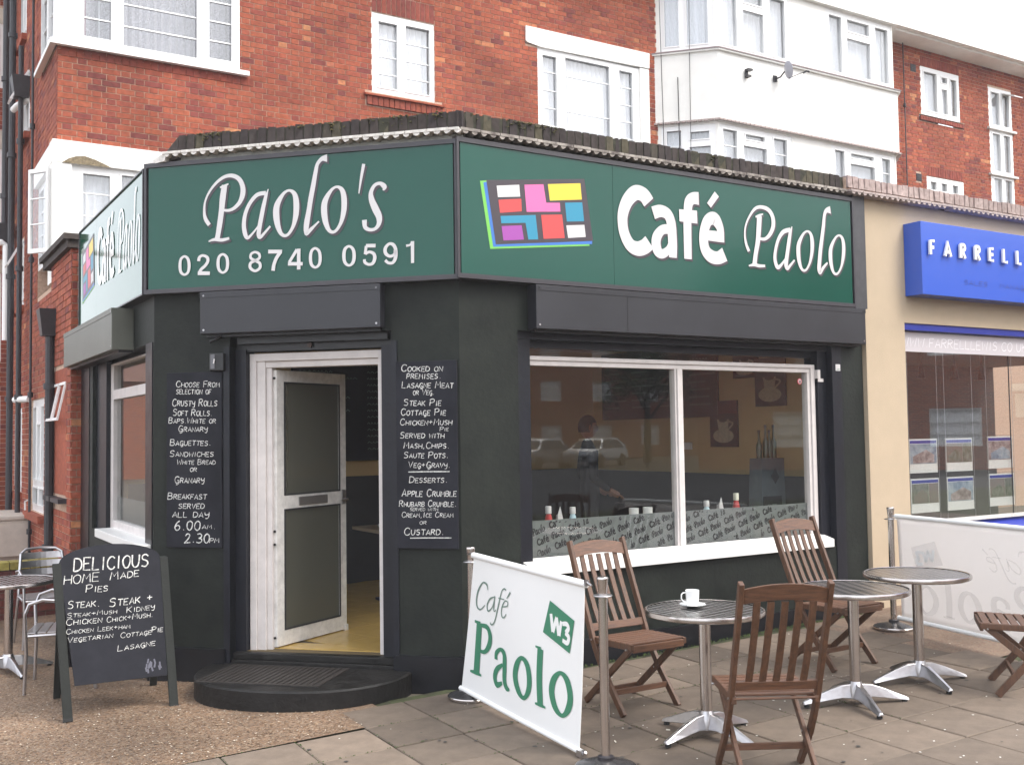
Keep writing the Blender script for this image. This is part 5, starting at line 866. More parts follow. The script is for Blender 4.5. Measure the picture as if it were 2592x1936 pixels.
# pictures of cups
def picture(label, y, z, h, w_, band):
    Mx = Matrix.Translation((7.93, y, 0)) @ Matrix.Rotation(rad(-90),4,'Z'); t = thing('framed_picture', label, 'picture'); mb = MB(Mx); mb.box(0,w_,-.025,0,z,z+h); part('canvas', mb, M_dark, t)
    mb = MB(Mx); mb.box(0,w_,-.0265,-.0255,z+h*.72,z+h); part('print_band', mb, band, t)
    mb = MB(Mx); c_ = w_/2
    mb.prism([(c_+.38*w_*math.cos(a)*1.0, z+h*.24+.15*h*math.sin(a)) for a in np.linspace(0,6.1,18)], -.0275, -.0265)
    mb.prism([(c_-.22*w_,z+h*.60),(c_-.14*w_,z+h*.26),(c_+.14*w_,z+h*.26),(c_+.22*w_,z+h*.60)], -.0285, -.0276); mb.ribbon([(c_+.2*w_,z+h*.55,.02),(c_+.36*w_,z+h*.5,.02),(c_+.16*w_,z+h*.36,.02)], -.029, sub=5); part('printed_cup', mb, mat('print_cup', (.42,.38,.28), .6, var=.3, scale=30) if 'print_cup' not in bpy.data.materials else bpy.data.materials['print_cup'], t)
    mb = MB(Mx); mb.prism([(c_+.16*w_*math.cos(a), z+h*.585+.05*h*math.sin(a)) for a in np.linspace(0,6.1,14)], -.0295, -.0287); part('printed_coffee', mb, M_dark, t)
mrn = mat('print_maroon', (.10,.02,.025), .6); brn = mat('print_brown', (.12,.07,.04), .6)
picture('picture of a coffee cup with brown band, upper right in the cafe', 7.98, 1.97, .50, .42, brn)
picture('picture of a coffee cup with maroon band, left of and below the other cup picture', 8.68, 1.55, .50, .42, mrn)
picture('small picture partly hidden by the window head in the cafe', 8.30, 2.28, .32, .36, brn)
mb = MB(); mb.box(7.90,7.925,9.0,9.12,1.52,1.60); o = mkobj('light_switch', mb.mesh('light_switch'), M_upvc); single(o, 'white light switch on the yellow cafe wall', 'switch')
# counter shelf inside window with condiments
sh = thing('window_table', 'long pale table inside behind the frosted window band', 'table', (5.8, 7.15, .106)); mb = MB(); mb.box(-1.45,1.5,-.22,.25,.72,.75); part('table_top', mb, mat('laminate', (.35,.27,.18), .4), sh)
for x in (-1.3,0,1.35): mb = MB(); mb.box(x-.02,x+.02,-.02,.02,0,.72); part('leg', mb, M_lead, sh)
def bottle(x, y, label, colb, cap_, h=.19, r=.032, z=.858):
    t = thing('sauce_bottle', label, 'bottle', (x, y, z), group='bottles on the inside table'); mb = MB(); mb.lathe([(r,0),(r,h*.6),(r*.8,h*.72),(r*.55,h*.8)], 14); part('body', mb, colb, t, smooth=True)
    mb = MB(); mb.lathe([(r*.8,h*.8),(r*.8,h),(r*.7,h*1.02)], 14); part('cap', mb, cap_, t, smooth=True)
mred = mat('ketchup_red', (.45,.03,.03), .4); mlb = mat('label_pale_blue', (.45,.62,.70), .4); mcr = mat('cap_cream', (.72,.70,.58), .5)
bottle(4.72, 7.12, 'red sauce bottle with white cap near the left window edge', mred, M_cream, .27); bottle(4.98, 7.15, 'pale blue pot with white cap right of the napkins', mlb, M_cream, .25)
bottle(6.42, 7.12, 'pale blue salt pot behind the right pane', mlb, M_cream, .24); bottle(6.78, 7.12, 'red sauce bottle with cream cap behind the right pane', mred, mcr, .29)
def napkin(x, y, label):
    t = thing('napkin_stand', label, 'napkins', (x,y,.858)); mb = MB(); 
    for k in range(4): mb.hexa([(-.05,-.02+k*.012,0),(.05,-.02+k*.012,0),(.05,-.015+k*.012,0),(-.05,-.015+k*.012,0),(-.045+k*.004,-.02+k*.014,.20),(-.02+k*.012,-.02+k*.014,.27-k*.03),(-.02+k*.012,-.016+k*.014,.27-k*.03),(-.045+k*.004,-.016+k*.014,.20)])
    part('napkin', mb, M_cream, t)
napkin(4.85, 7.13, 'white folded napkins between the two pots at the left'); napkin(6.60, 7.12, 'white folded napkins between pots behind the right pane')
for x, lb in ((5.58,'white mug on the inside table, left one beside the mullion'), (5.73,'white mug on the inside table, right one by the mullion')):
    t = thing('mug', lb, 'mug', (x, 7.10, .858), group='mugs on the inside table'); mb = MB(); mb.lathe([(.035,0),(.042,.10),(.043,.22),(.038,.22),(.034,.02)], 18); part('cup_body', mb, M_ceram, t, smooth=True); mb = MB(); mb.tube([(.04,0,.16),(.075,0,.15),(.075,0,.08),(.04,0,.05)], .006, 6); part('handle', mb, M_ceram, t)
# grey display case and oil bottles in the right corner of the window
dc = thing('display_case', 'grey poster case standing inside at the right of the window', 'display case', (7.40, 7.30, .106)); dc.scale = (.66,.66,.95); mb = MB(); mb.hexa([(-.26,-.05,.7),(.26,-.05,.7),(.26,.2,.7),(-.26,.2,.7),(-.2,-.05,1.42),(.24,-.05,1.42),(.24,.2,1.42),(-.2,.2,1.42)]); mb.box(-.26,.26,-.04,.2,0,.7); part('case', mb, mat('case_grey', (.08,.10,.11), .35, var=.15), dc)
mb = MB(); mb.box(-.2,.17,-.056,-.051,.72,1.04); part('dark_panel', mb, M_slate, dc)
mb = MB(); mb.prism([(.05,1.16),(.13,1.23),(.05,1.32),(-.03,1.24)], -.056, -.052); part('diamond_mark', mb, M_slate, dc); mb = MB(); chalk(mb, 'FILTER', -.11,.92,.06,.925,.035,-.058); chalk(mb,'COFFEE',-.14,.82,.08,.825,.035,-.058); part('lettering', mb, M_bgrey, dc)
mo = mat('dark_green_glass', (.03,.05,.02), .1)
for k, x in enumerate((-.12,.02,.1,.19)):
    t = thing('oil_bottle', ('leftmost','second from the left','third from the left','rightmost')[k] + ' tall dark bottle on top of the grey case', 'bottle', (7.40+x*.62, 7.36, 1.456), group='oil bottles on the case'); mb = MB(); h = .24 + .05*(k % 2); mb.lathe([(.028,0),(.03,h*.5),(.012,h*.7),(.010,h)], 12); part('body', mb, mo, t, smooth=True); mb = MB(); mb.lathe([(.013,h),(.013,h+.03)], 10); part('cap', mb, M_black2, t)
# table and carrier bag through the door
tb = thing('cafe_table', 'small cafe table with pale edge seen through the open door', 'table', (4.55, 9.35, .106)); mb = MB(); mb.box(-.45,.45,-.35,.35,.70,.73); part('table_top', mb, mat('table_edge', (.34,.27,.20), .4), tb); mb = MB(); mb.tube([(0,0,0),(0,0,.70)], .03, 10); mb.box(-.25,.25,-.25,.25,0,.03); part('pedestal', mb, M_lead, tb)
bg = thing('carrier_bag', 'crumpled white plastic bag lying on the table inside the door', 'bag', (4.42, 9.15, .837)); mb = MB(); vs = []; rg = random.Random(3)
for i in range(7):
    for j in range(14): a = 6.283*j/14; r = (.19,.2,.17,.13,.08,.045,.02)[i]*rg.uniform(.75,1.2); vs.append((r*math.cos(a)*1.2, r*math.sin(a)*.8, (.0,.04,.08,.11,.14,.19,.26)[i]*rg.uniform(.9,1.1)))
mb.add(vs, [(i*14+j, i*14+(j+1)%14, (i+1)*14+(j+1)%14, (i+1)*14+j) for i in range(6) for j in range(14)] + [tuple(range(84,98))]); part('bag', mb, mat('white_polythene', (.62,.62,.64), .35), bg, smooth=True)

# ================================================================ NEIGHBOURING SHOP
ns = thing('agent_shop', 'sand coloured rendered shop front with large window right of the cafe', 'building')
nh = [(8.545, 14.0, .62, 2.745)]
mb = MB(FRF); wall_cells(mb, 7.985, 15.0, -.3, 3.90, nh, -.04, .20); part('wall', mb, M_pier, ns)
mb = MB(FRF); mb.box(8.56, 14.0, -.02, .12, 2.68, 2.745); part('head_rail', mb, M_bluep, ns)
mb = MB(FRF); mb.hexa([(8.56,-.06,.60),(14,-.06,.60),(14,.12,.60),(8.56,.12,.60),(8.56,-.05,.66),(14,-.05,.66),(14,.12,.80),(8.56,.12,.80)]); part('sill', mb, M_bluep, ns)
mb = MB(FRF); mb.box(8.56, 14.0, .03, .07, .78, .815); part('bottom_bead', mb, M_whiteold, ns)
mb = MB(FRF); mb.box(8.56, 14, .05, .056, .80, 2.68); pw = part('shop_window', mb, G_far, ns)
mb = MB(FRF); mb.box(8.56, 14, .044, .0495, 2.475, 2.665); part('frosted_header', mb, pv('header_film', (.62,.58,.60), .88), pw)
mb = MB(FRF); [chalk(mb, 'WWW.FARRELLLEWIS.CO.UK', x, 2.525, x+2.05, 2.525, .088, .0435, th=.10, jit=0) for x in (8.60, 11.0)]; part('lettering', mb, mat('header_white', (.80,.78,.80), .4), pw)
mb = MB(FRF); [mb.box(u-.003, u+.003, .048, .058, .80, 2.66) for u in (10.33,12.2)]; part('glass_joint', mb, M_dark, pw)
mb = MB(FRF); mb.box(8.2, 14.5, 3.0, 3.1, -.1, 3.4); mb.box(8.2,14.5,.2,3.0,-.1,.12); part('room', mb, mat('shop_room_dark', (.05,.048,.045), .8), ns)
mb = MB(FRF); mb.box(8.3, 14.5, .25, 3.0, 2.62, 2.7); part('ceiling', mb, mat('shop_ceiling', (.22,.20,.18), .8), ns)
coping(FRF, 7.69, 15.0, M_coping2, ns, 3.955, 4.062, -.13, w_=.079); creasing(FRF, 7.71, 15.0, M_tileP, M_tileP, z=3.885, d=-.155, parent=ns)
mb = MB(FRF); mb.box(7.69, 15, -.11, .12, 3.94, 4.05); part('coping_mortar', mb, M_mortar, ns)
mb = MB(); mb.box(7.98, 15.0, 6.8, 13.38, 3.70, 3.78); part('roof', mb, M_felt, ns)
bsn = thing('agent_sign', 'glossy blue box sign with white raised letters on the sand coloured shop front', 'sign')
mb = MB(FRF); mb.box(8.57, 14.4, -.24, -.041, 3.00, 3.705); part('sign_box', mb, M_bluesign, bsn, bevel=.004)
u = 8.66
for c in 'FARRELL LEWIS':
    if c != ' ':
        mb = MB(FRF); S = []
        for st in {'F':"2.9,5.5 .5,5.5 .5,0;.5,2.9 2.5,2.9",'A':"0,0 1.8,5.8 3.6,0;.7,1.7 2.9,1.7",'R':"0.5,0 .5,5.6;~.5,5.5 2.7,5.4 2.9,3.6 .5,2.9;1.4,2.9 3.2,0",'E':"3,5.5 .5,5.5 .5,.5 3,.5;.5,3 2.7,3",'L':"0.5,6 .5,.5 3,.5",'W':"0,6 1.1,0 2.3,4.5 3.5,0 4.6,6",'I':"1,0 1,6",'S':"~3.2,5 1.8,5.8 .5,4.6 1.7,3.1 3,1.8 1.8,.3 .3,1"}[c].split(';'):
            pts = [tuple(float(q) for q in p.split(',')) for p in st.lstrip('~').split()]; mb.ribbon([(u+a*.024, 3.385+b*.024, .030) for a, b in pts], -.262-.0004*len(S), sub=4 if st[0] == '~' else 1); S.append(1)
        o = part('letter', mb, M_white, bsn); md = o.modifiers.new('depth', 'SOLIDIFY'); md.thickness = .02; md.offset = 0
    u += .232 if c != ' ' else .25
mb = MB(FRF); chalk(mb, 'SALES | MANAGEMENT | LETTINGS', 9.20, 3.13, 11.4, 3.13, .045, -.2415, th=.09, jit=0); part('small_lettering', mb, M_navy, bsn)
# property cards hung in the window
ph = [mat('photo_sky', (.20,.36,.55), .4, var=.5, scale=9, col2=(.45,.50,.55)), mat('photo_room', (.42,.40,.36), .4, var=.6, scale=14, col2=(.20,.15,.13)), mat('photo_house', (.30,.20,.20), .4, var=.6, scale=16, col2=(.50,.42,.42)), mat('photo_garden', (.10,.16,.08), .4, var=.6, scale=14, col2=(.25,.25,.22))]
M_acr = glass('clear_acrylic', (.96,.97,.97)); pos = [('left','upper'),('middle','upper'),('right','upper'),('left','lower'),('middle','lower'),('right','lower')]
for k, (xx, zz) in enumerate([(8.70,1.605),(9.265,1.605),(9.955,1.615),(8.71,1.215),(9.27,1.215),(9.96,1.225)]):
    t = thing('property_card', '%s row %s lit property card hanging in the agent window' % (pos[k][1], pos[k][0]), 'poster', (0,0,0), group='property cards in the agent window')
    wd, hh = .43, .325; D = .075
    mb = MB(FRF); mb.box(xx, xx+wd, D, D+.006, zz-hh, zz+.01); part('paper', mb, M_upvc, t)
    mb = MB(FRF); mb.box(xx+.012, xx+wd-.012, D-.002, D-.001, zz-.035, zz-.005); part('blue_header', mb, M_bluep, t)
    cs_ = [(xx+.012, xx+wd*.62), (xx+wd*.63, xx+wd-.012)] if k % 2 else [(xx+.012, xx+wd-.012)]
    for a, b in cs_:
        mb = MB(FRF); mb.box(a, b, D-.002, D-.001, zz-hh*.72, zz-.04); part('photo', mb, ph[(k+(a > xx+.1)*2) % 4], t)
        mb = MB(FRF); n_ = 6; mb.prism([(a+(b-a)*.1, zz-hh*.70), (a+(b-a)*.9, zz-hh*.70), (a+(b-a)*.9, zz-hh*.45), (a+(b-a)*.6, zz-hh*.30), (a+(b-a)*.3, zz-hh*.42), (a+(b-a)*.1, zz-hh*.5)], D-.0035, D-.0022); part('photo_subject', mb, ph[(k+2) % 4], t)
    mb = MB(FRF); mb.box(xx-.02, xx+wd+.02, D+.007, D+.010, zz-hh-.02, zz+.03); part('acrylic_pocket', mb, M_acr, t)
    mb = MB(FRF); [mb.tube([(u_, D-.01, .8),(u_, D-.01, 2.6)], .002, 5) for u_ in (xx-.01, xx+wd+.01)] if zz > 1.5 else None
    if mb.f: part('hanging_wire', mb, M_alu, t)
for k, x in enumerate((9.3, 10.1, 10.7, 11.2)):
    t = thing('spotlight', ('leftmost','second','third','rightmost')[k] + ' small black spotlight under the agent shop ceiling', 'spotlight', (x, 7.6, 2.30), group='spotlights in the agent shop'); mb = MB(); mb.tube([(0,0,.32),(0,0,.14)], .008, 6); mb.lathe([(.02,.14),(.045,.0),(.05,-.02),(.04,-.02)], 12); part('head', mb, M_black2, t)

# ================================================================ TEAK FOLDING CHAIRS
def make_chair(label, loc, rz, group):
    t = thing('folding_chair', label, 'chair', loc, rz, group); F = .32     # local y forward, s measured back from the front edge
    Y = lambda s: F - s
    for sx in (-1, 1):
        x = sx*.222
        mb = MB(); mb.sweep([(x,Y(.085),.0),(x,Y(.13),.055),(x,Y(.20),.135),(x,Y(.275),.225),(x,Y(.345),.33),(x,Y(.405),.44),(x,Y(.455),.56),(x,Y(.515),.70),(x,Y(.585),.86),(x,Y(.655),1.045)], .026, .044); part('back_post', mb, M_teak, t, bevel=.004)
        x2 = sx*.19
        mb = MB(); mb.bar((x2,Y(.035),.428), (x2,Y(.535),.004), .022, .042); part('leg', mb, M_teak, t, bevel=.004)
        mb = MB(); mb.bar((sx*.212,Y(-.005),.437), (sx*.212,Y(.43),.425), .024, .040); part('seat_rail', mb, M_teak, t, bevel=.004)
        mb = MB(); mb.tube([(sx*.236,Y(.04),.42),(sx*.180,Y(.04),.42)], .006, 6); mb.tube([(sx*.240,Y(.275),.225),(sx*.175,Y(.275),.225)], .006, 6); mb.tube([(sx*.24,Y(.40),.43),(sx*.2,Y(.40),.43)], .006, 6); part('bolt', mb, M_alu, t)
    for k in range(7):
        s0 = .012 + k*.057; z = .4585 - .004*k*.4; mb = MB(); mb.box(-.222,.222, Y(s0+.045), Y(s0), z-.012, z); part('seat_slat', mb, M_teak2, t, bevel=.003)
    mb = MB(); mb.box(-.205,.205,Y(.018),Y(-.004),.402,.446); part('front_rail', mb, M_teak2, t, bevel=.003)
    # back rails and slats follow the lean of the posts
    def bp(z):
        pts = [(.405,.44),(.455,.56),(.515,.70),(.585,.86),(.655,1.045)]
        for (s0,z0),(s1,z1) in zip(pts, pts[1:]):
            if z <= z1: return s0 + (s1-s0)*(z-z0)/(z1-z0)
        return .655
    mb = MB(); mb.bar((-.21,Y(bp(.50)),.50),(.21,Y(bp(.50)),.50), .05, .022, side=(0,-.35,1)); part('lower_rail', mb, M_teak2, t, bevel=.003)
    n = 12; vs = []
    for i in range(n+1):
        x = -.21 + .42*i/n; c = 1 - (2*i/n-1)**2; zb, zt = .935 + .022*c, 1.012 + .028*c
        for z, dy in ((zb,-.011),(zb,.011),(zt,.011),(zt,-.011)): vs.append((x, Y(bp(z)) + dy - .012*c, z))
    mb = MB(); mb.add(vs, [(i*4+k, i*4+(k+1)%4, (i+1)*4+(k+1)%4, (i+1)*4+k) for i in range(n) for k in range(4)] + [(3,2,1,0), tuple(n*4+q for q in range(4))]); part('top_rail', mb, M_teak2, t, bevel=.003)
    for k in range(5):
        x = -.140 + .07*k; mb = MB(); mb.sweep([(x,Y(bp(.515))-.0,.515),(x,Y(bp(.62))-.012,.62),(x,Y(bp(.74))-.016,.74),(x,Y(bp(.85))-.016,.85),(x,Y(bp(.95))-.012,.95)], .036, .011); part('back_slat', mb, M_teak, t, bevel=.002)
    mb = MB(); mb.bar((-.18,Y(.46),.075),(.18,Y(.46),.075), .035, .018, side=(0,0,1)); part('stretcher', mb, M_teak2, t, bevel=.003)
    mb = MB(); mb.bar((-.21,Y(.19),.125),(.21,Y(.19),.125), .035, .018, side=(0,0,1)); part('stretcher', mb, M_teak2, t, bevel=.003)
    mb = MB(); mb.tube([(-.215,Y(.425),.452-.02),(.215,Y(.425),.452-.02)], .007, 8); part('pivot_rod', mb, M_teak2, t)
    return t
gch = 'teak folding chairs on the pavement'
c1 = make_chair('brown slatted folding chair facing the street, beside the white banner, left of the cup table', (4.285, 5.545, gz(4.285)), rad(180), gch)
dup(c1, (6.115, 5.475, gz(6.1)+.004), rad(181), 'brown slatted folding chair with its back to the right end of the cafe window', gch)
dup(c1, (3.985, 3.975, gz(3.98)), rad(61-90), 'nearest folding chair, seen from behind in the foreground by the cup table', gch)
dup(c1, (6.50, 4.12, gz(6.5)+.003), rad(129.3-90), 'folding chair cut off by the right edge, before the blank side of the banner', gch)

# ================================================================ ROUND STEEL TABLES
def top_mat():
    m = bpy.data.materials.new('swirled_steel'); m.use_nodes = True; t = m.node_tree; N = t.nodes; Lk = t.links; bs = N['Principled BSDF']
    bs.inputs['Metallic'].default_value = 1; bs.inputs['Base Color'].default_value = (.50,.47,.46,1); bs.inputs['Roughness'].default_value = .24
    tc = N.new('ShaderNodeTexCoord'); w1 = N.new('ShaderNodeTexWave'); w1.wave_type = 'BANDS'; w1.bands_direction = 'X'; w1.inputs['Scale'].default_value = 7; w1.inputs['Distortion'].default_value = 0
    w2 = N.new('ShaderNodeTexWave'); w2.wave_type = 'BANDS'; w2.bands_direction = 'Y'; w2.inputs['Scale'].default_value = 4.5; w2.inputs['Distortion'].default_value = 0
    Lk.new(tc.outputs['Object'], w1.inputs['Vector']); Lk.new(tc.outputs['Object'], w2.inputs['Vector'])
    ml = N.new('ShaderNodeMath'); ml.operation = 'MULTIPLY'; Lk.new(w1.outputs['Fac'], ml.inputs[0]); Lk.new(w2.outputs['Fac'], ml.inputs[1])
    bp = N.new('ShaderNodeBump'); bp.inputs['Strength'].default_value = .55; bp.inputs['Distance'].default_value = .006; Lk.new(ml.outputs[0], bp.inputs['Height']); Lk.new(bp.outputs[0], bs.inputs['Normal'])
    mr = N.new('ShaderNodeMapRange'); mr.inputs[3].default_value = .16; mr.inputs[4].default_value = .36; Lk.new(w1.outputs['Fac'], mr.inputs[0]); Lk.new(mr.outputs[0], bs.inputs['Roughness'])
    rp = N.new('ShaderNodeValToRGB'); rp.color_ramp.elements[0].position = .0; rp.color_ramp.elements[0].color = (.30,.29,.29,1); rp.color_ramp.elements[1].position = .75; rp.color_ramp.elements[1].color = (.60,.57,.56,1); Lk.new(ml.outputs[0], rp.inputs[0]); Lk.new(rp.outputs[0], bs.inputs['Base Color']); return m
M_top = top_mat()
def make_table(label, loc, rz, group):
    t = thing('bistro_table', label, 'table', loc, rz, group)
    mb = MB(); mb.lathe([(.0,.733),(.334,.733),(.3345,.7325)], 48); part('table_top', mb, M_top, t)
    mb = MB(); mb.lathe([(.334,.736),(.341,.739),(.349,.736),(.352,.725),(.350,.712),(.342,.706),(.30,.716),(.05,.718)], 48, cap=False); part('rim', mb, M_steel, t, smooth=True)
    mb = MB(); mb.lathe([(.034,.12),(.034,.716)], 20); part('column', mb, M_steel, t, smooth=True)
    mb = MB(); mb.lathe([(.055,.045),(.052,.11),(.042,.135),(.036,.15)], 18); part('hub', mb, M_alu, t, smooth=True)
    for k in range(4):
        M = Matrix.Rotation(math.pi/2*k, 4, 'Z'); mb = MB(M); pr = [(.02,.045,.135,.036),(.10,.052,.128,.033),(.19,.040,.098,.028),(.28,.026,.062,.024),(.345,.018,.036,.022),(.352,.018,.03,.018)]; vs = []
        for r, zb, zt, wd in pr: vs += [(r,-wd,zb),(r,wd,zb),(r,wd*.45,zt),(r,-wd*.45,zt)]
        mb.add(vs, [(i*4+a, i*4+(a+1)%4, (i+1)*4+(a+1)%4, (i+1)*4+a) for i in range(5) for a in range(4)] + [(3,2,1,0),(20,21,22,23)]); lg = part('leg', mb, M_alu, t, bevel=.004)
        mb = MB(M); mb.lathe([(.018,0),(.018,.012),(.010,.02)], 10, (.325,0,0)); part('rubber_foot', mb, M_rubber, lg)
    return t
gt = 'round steel bistro tables on the pavement'
t1 = make_table('round steel table with the white cup and saucer on it', (4.208, 4.708, gz(4.2)), rad(6), gt)
dup(t1, (5.375, 4.61, gz(5.37)), rad(65), 'middle round steel table, right of the foreground chair', gt)
dup(t1, (6.13, 4.704, gz(6.13)), rad(70), 'rightmost round steel table, in front of the far banner post', gt)
dup(t1, (1.00, 9.45, gz(1.0)), rad(12), 'round steel table cut off by the left edge behind the chalk A-board', gt)
# cup and saucer
zt_ = gz(4.2)+.734
sc = thing('saucer', 'white saucer under the cup on the nearest round table', 'saucer', (4.20, 4.80, zt_)); mb = MB(); mb.lathe([(.03,0),(.035,.002),(.060,.010),(.078,.018),(.079,.020),(.060,.014),(.034,.006),(.0,.006)], 32); part('dish', mb, M_ceram, sc, smooth=True)
cp = thing('cup', 'white coffee cup with square handle standing on its saucer', 'cup', (4.20, 4.80, zt_+.0065)); mb = MB(); mb.lathe([(.026,0),(.033,.004),(.039,.05),(.0415,.094),(.0395,.096),(.037,.05),(.030,.010),(.0,.008)], 28); part('cup_body', mb, M_ceram, cp, smooth=True)
mb = MB(Matrix.Rotation(rad(155), 4, 'Z')); mb.sweep([(.037,0,.082),(.058,0,.080),(.067,0,.070),(.068,0,.048),(.060,0,.034),(.036,0,.026)], .012, .006, side=(0,1,0)); part('handle', mb, M_ceram, cp, bevel=.0015)

# ================================================================ BANNERS AND POSTS
def make_post(label, loc):
    t = thing('barrier_post', label, 'post', loc, 0, 'steel barrier posts')
    mb = MB(); mb.lathe([(.165,0),(.170,.004),(.170,.018),(.165,.024)], 32); part('base_rim', mb, M_steel, t, smooth=True)
    mb = MB(); mb.lathe([(.164,.024),(.12,.040),(.06,.056),(.045,.060)], 32); part('base_cover', mb, mat('base_dome_black', (.05,.048,.05), .25, .3) if 'base_dome_black' not in bpy.data.materials else bpy.data.materials['base_dome_black'], t, smooth=True)
    mb = MB(); mb.lathe([(.044,.060),(.044,.074),(.030,.080)], 18); part('collar', mb, M_lead, t, smooth=True)
    mb = MB(); mb.lathe([(.0255,.075),(.0255,.92)], 18); part('tube', mb, M_steel, t, smooth=True)
    mb = MB(); mb.lathe([(.022,.918),(.050,.920),(.052,.924),(.050,.928),(.024,.932)], 24); part('ring', mb, M_alu, t, smooth=True)
    mb = MB(); mb.lathe([(.0235,.930),(.026,.96),(.0315,1.010),(.0315,1.018),(.028,1.024)], 20); part('cap', mb, M_steel, t, smooth=True)
    return t
pF = (3.392, 4.60, gz(3.39)); pB = (3.557, 6.345, gz(3.5)); pR = (7.44, 5.95, gz(7.4))
p1 = make_post('nearest steel barrier post at the front edge of the printed white banner', pF)
dup(p1, pB, 0, 'steel barrier post by the cafe wall holding the rear end of the printed banner')
dup(p1, pR, 0, 'steel barrier post beside the sand coloured pier holding the right hand banner')
dup(p1, (7.12, 4.25, gz(7.1)), 0, 'steel barrier post at the street end of the right hand banner, outside the right edge')
# printed banner: local x runs from the rear post to the front post, z up, outward = local -y
A0 = Vector((3.498, 6.282, 0)); B0 = Vector((3.392, 4.621, 0)); ang = math.atan2(B0.y-A0.y, B0.x-A0.x); BM = Matrix.Translation(A0) @ Matrix.Rotation(ang, 4, 'Z')
bc = DAT['bcorn']   # TL TR BR BL
def bil(u, v):      # u along, v down
    x = (bc[0][0]*(1-u)+bc[1][0]*u)*(1-v) + (bc[3][0]*(1-u)+bc[2][0]*u)*v; z = (bc[0][1]*(1-u)+bc[1][1]*u)*(1-v) + (bc[3][1]*(1-u)+bc[2][1]*u)*v
    return x, z
def bana(x, z): return .008*math.sin(x*5.0+1.0)*math.sin((z+.1)*3.0) + .004*math.sin(x*14)*max(0, z-.6)
bn = thing('printed_banner', 'white banner reading Café Paolo W3 in green, hung between two steel posts', 'banner', (3.45, 5.45, -.08)); bn.location = (0,0,0)
nu, nv = 40, 28; mb = MB(BM); vs = []
for side in (0, 1):
    for j in range(nv+1):
        for i in range(nu+1):
            x, z = bil(i/nu, j/nv); edge = .006 if j in (0, nv) else 0; vs.append((x, bana(x,z) + (-.002 if side == 0 else .002), z))
m_ = (nu+1)*(nv+1); fs = []
for j in range(nv):
    for i in range(nu):
        a = j*(nu+1)+i; fs.append((a, a+nu+1, a+nu+2, a+1)); fs.append((m_+a, m_+a+1, m_+a+nu+2, m_+a+nu+1))
for i in range(nu): fs += [(i, i+1, m_+i+1, m_+i), (nv*(nu+1)+i+1, nv*(nu+1)+i, m_+nv*(nu+1)+i, m_+nv*(nu+1)+i+1)]
for j in range(nv): a = j*(nu+1); b = a+nu; fs += [(a+nu+1, a, m_+a, m_+a+nu+1), (b, b+nu+1, m_+b+nu+1, m_+b)]
mb.add(vs, fs); part('cloth', mb, M_banner, bn, smooth=True)
for v, rr_ in ((.0,.016),(1.0,.013)):
    pts = [(*bil(u, v),) for u in (-.01,.25,.5,.75,1.012)]; mb = MB(BM); mb.tube([(x, bana(x,z), z-(.012 if v == 0 else -.01)) for x, z in pts], rr_+.004, 12); part('hem_pole', mb, M_banner, bn, smooth=True)
mb = MB(BM)
x, z = bil(1.0, 0); mb.tube([(x,0,z-.01),(x+.03,0,z+.0),(x+.075,.0,z-.012)], .006, 8); mb.box(x+.01,x+.03,-.012,.012,z-.02,z+.012); part('clip', mb, M_alu, bn); mb = MB(BM)
x, z = bil(0.0, 0); mb.tube([(x,0,z-.01),(x-.05,0,z+.0),(x-.085,.0,z-.012)], .006, 8)
part('clip', mb, M_alu, bn); mb = MB(BM)
x, z = bil(1.0, 1); mb.box(x+.0,x+.05,-.018,.018,z-.015,z+.02); mb.tube([(x+.05,0,z),(x+.07,0,z+.02)], .008, 8)
part('clip', mb, M_alu, bn)
def bprint(items, mt, k0=0):
    for ch, strokes in items:
        mb = MB(BM)
        for i, S in enumerate(strokes):
            n0 = len(mb.v); mb.ribbon(S, -.0055-.0003*i-k0, sub=8)
            for q in range(n0, len(mb.v)):
                p = BM.inverted() @ Vector(mb.v[q]); p.y += bana(p.x, p.z); mb.v[q] = tuple(BM @ p)
        part('letter', mb, mt, bn)
bprint(DAT['bcafe'], M_bgrey); bprint(DAT['bpaolo'], M_bgreen)
mb = MB(BM); mb.quad(*[(x, -.0055+bana(x,z), z) for x, z in DAT['diamond']][::-1]); part('diamond', mb, M_bgreen, bn)
bprint(DAT['w3'], M_banner, .002)
# right-hand banner seen from behind, ink showing through
Cc_ = Vector((7.44, 5.95, 0)); Dd_ = Vector((7.12, 4.25, 0)); a2 = math.atan2(Dd_.y-Cc_.y, Dd_.x-Cc_.x); CM = Matrix.Translation(Cc_) @ Matrix.Rotation(a2, 4, 'Z'); Lb = (Dd_-Cc_).length
b2 = thing('plain_banner', 'white banner right of the tables, its print showing faintly in reverse', 'banner', (7.3, 5.1, 0)); b2.location = (0,0,0)
mb = MB(CM); nu = 36; nv = 14; vs = []; zt0, zb0 = .955, .105
for j in range(nv+1):
    for i in range(nu+1):
        u = .07+(Lb-.14)*i/nu; v = j/nv; z = gz(7.3)+zt0+(zb0-zt0)*v; vs.append((u+.03*v, .01*math.sin(u*4)*math.sin(v*3)+.003*math.sin(u*13+v*3), z))
mb.add(vs, [(j*(nu+1)+i, (j+1)*(nu+1)+i, (j+1)*(nu+1)+i+1, j*(nu+1)+i+1) for j in range(nv) for i in range(nu)]); o = part('cloth', mb, M_banner2, b2, smooth=True); md = o.modifiers.new('thickness', 'SOLIDIFY'); md.thickness = .003
for z in (gz(7.3)+.955, gz(7.3)+.105): mb = MB(CM); mb.tube([(.06,0,z),(Lb-.06,0,z)], .019, 12); part('hem_pole', mb, M_banner, b2, smooth=True)
mb = MB(CM); mb.tube([(.05,0,gz(7.3)+.955),(.0,0,gz(7.3)+.945)], .007, 8); part('clip', mb, M_alu, b2)
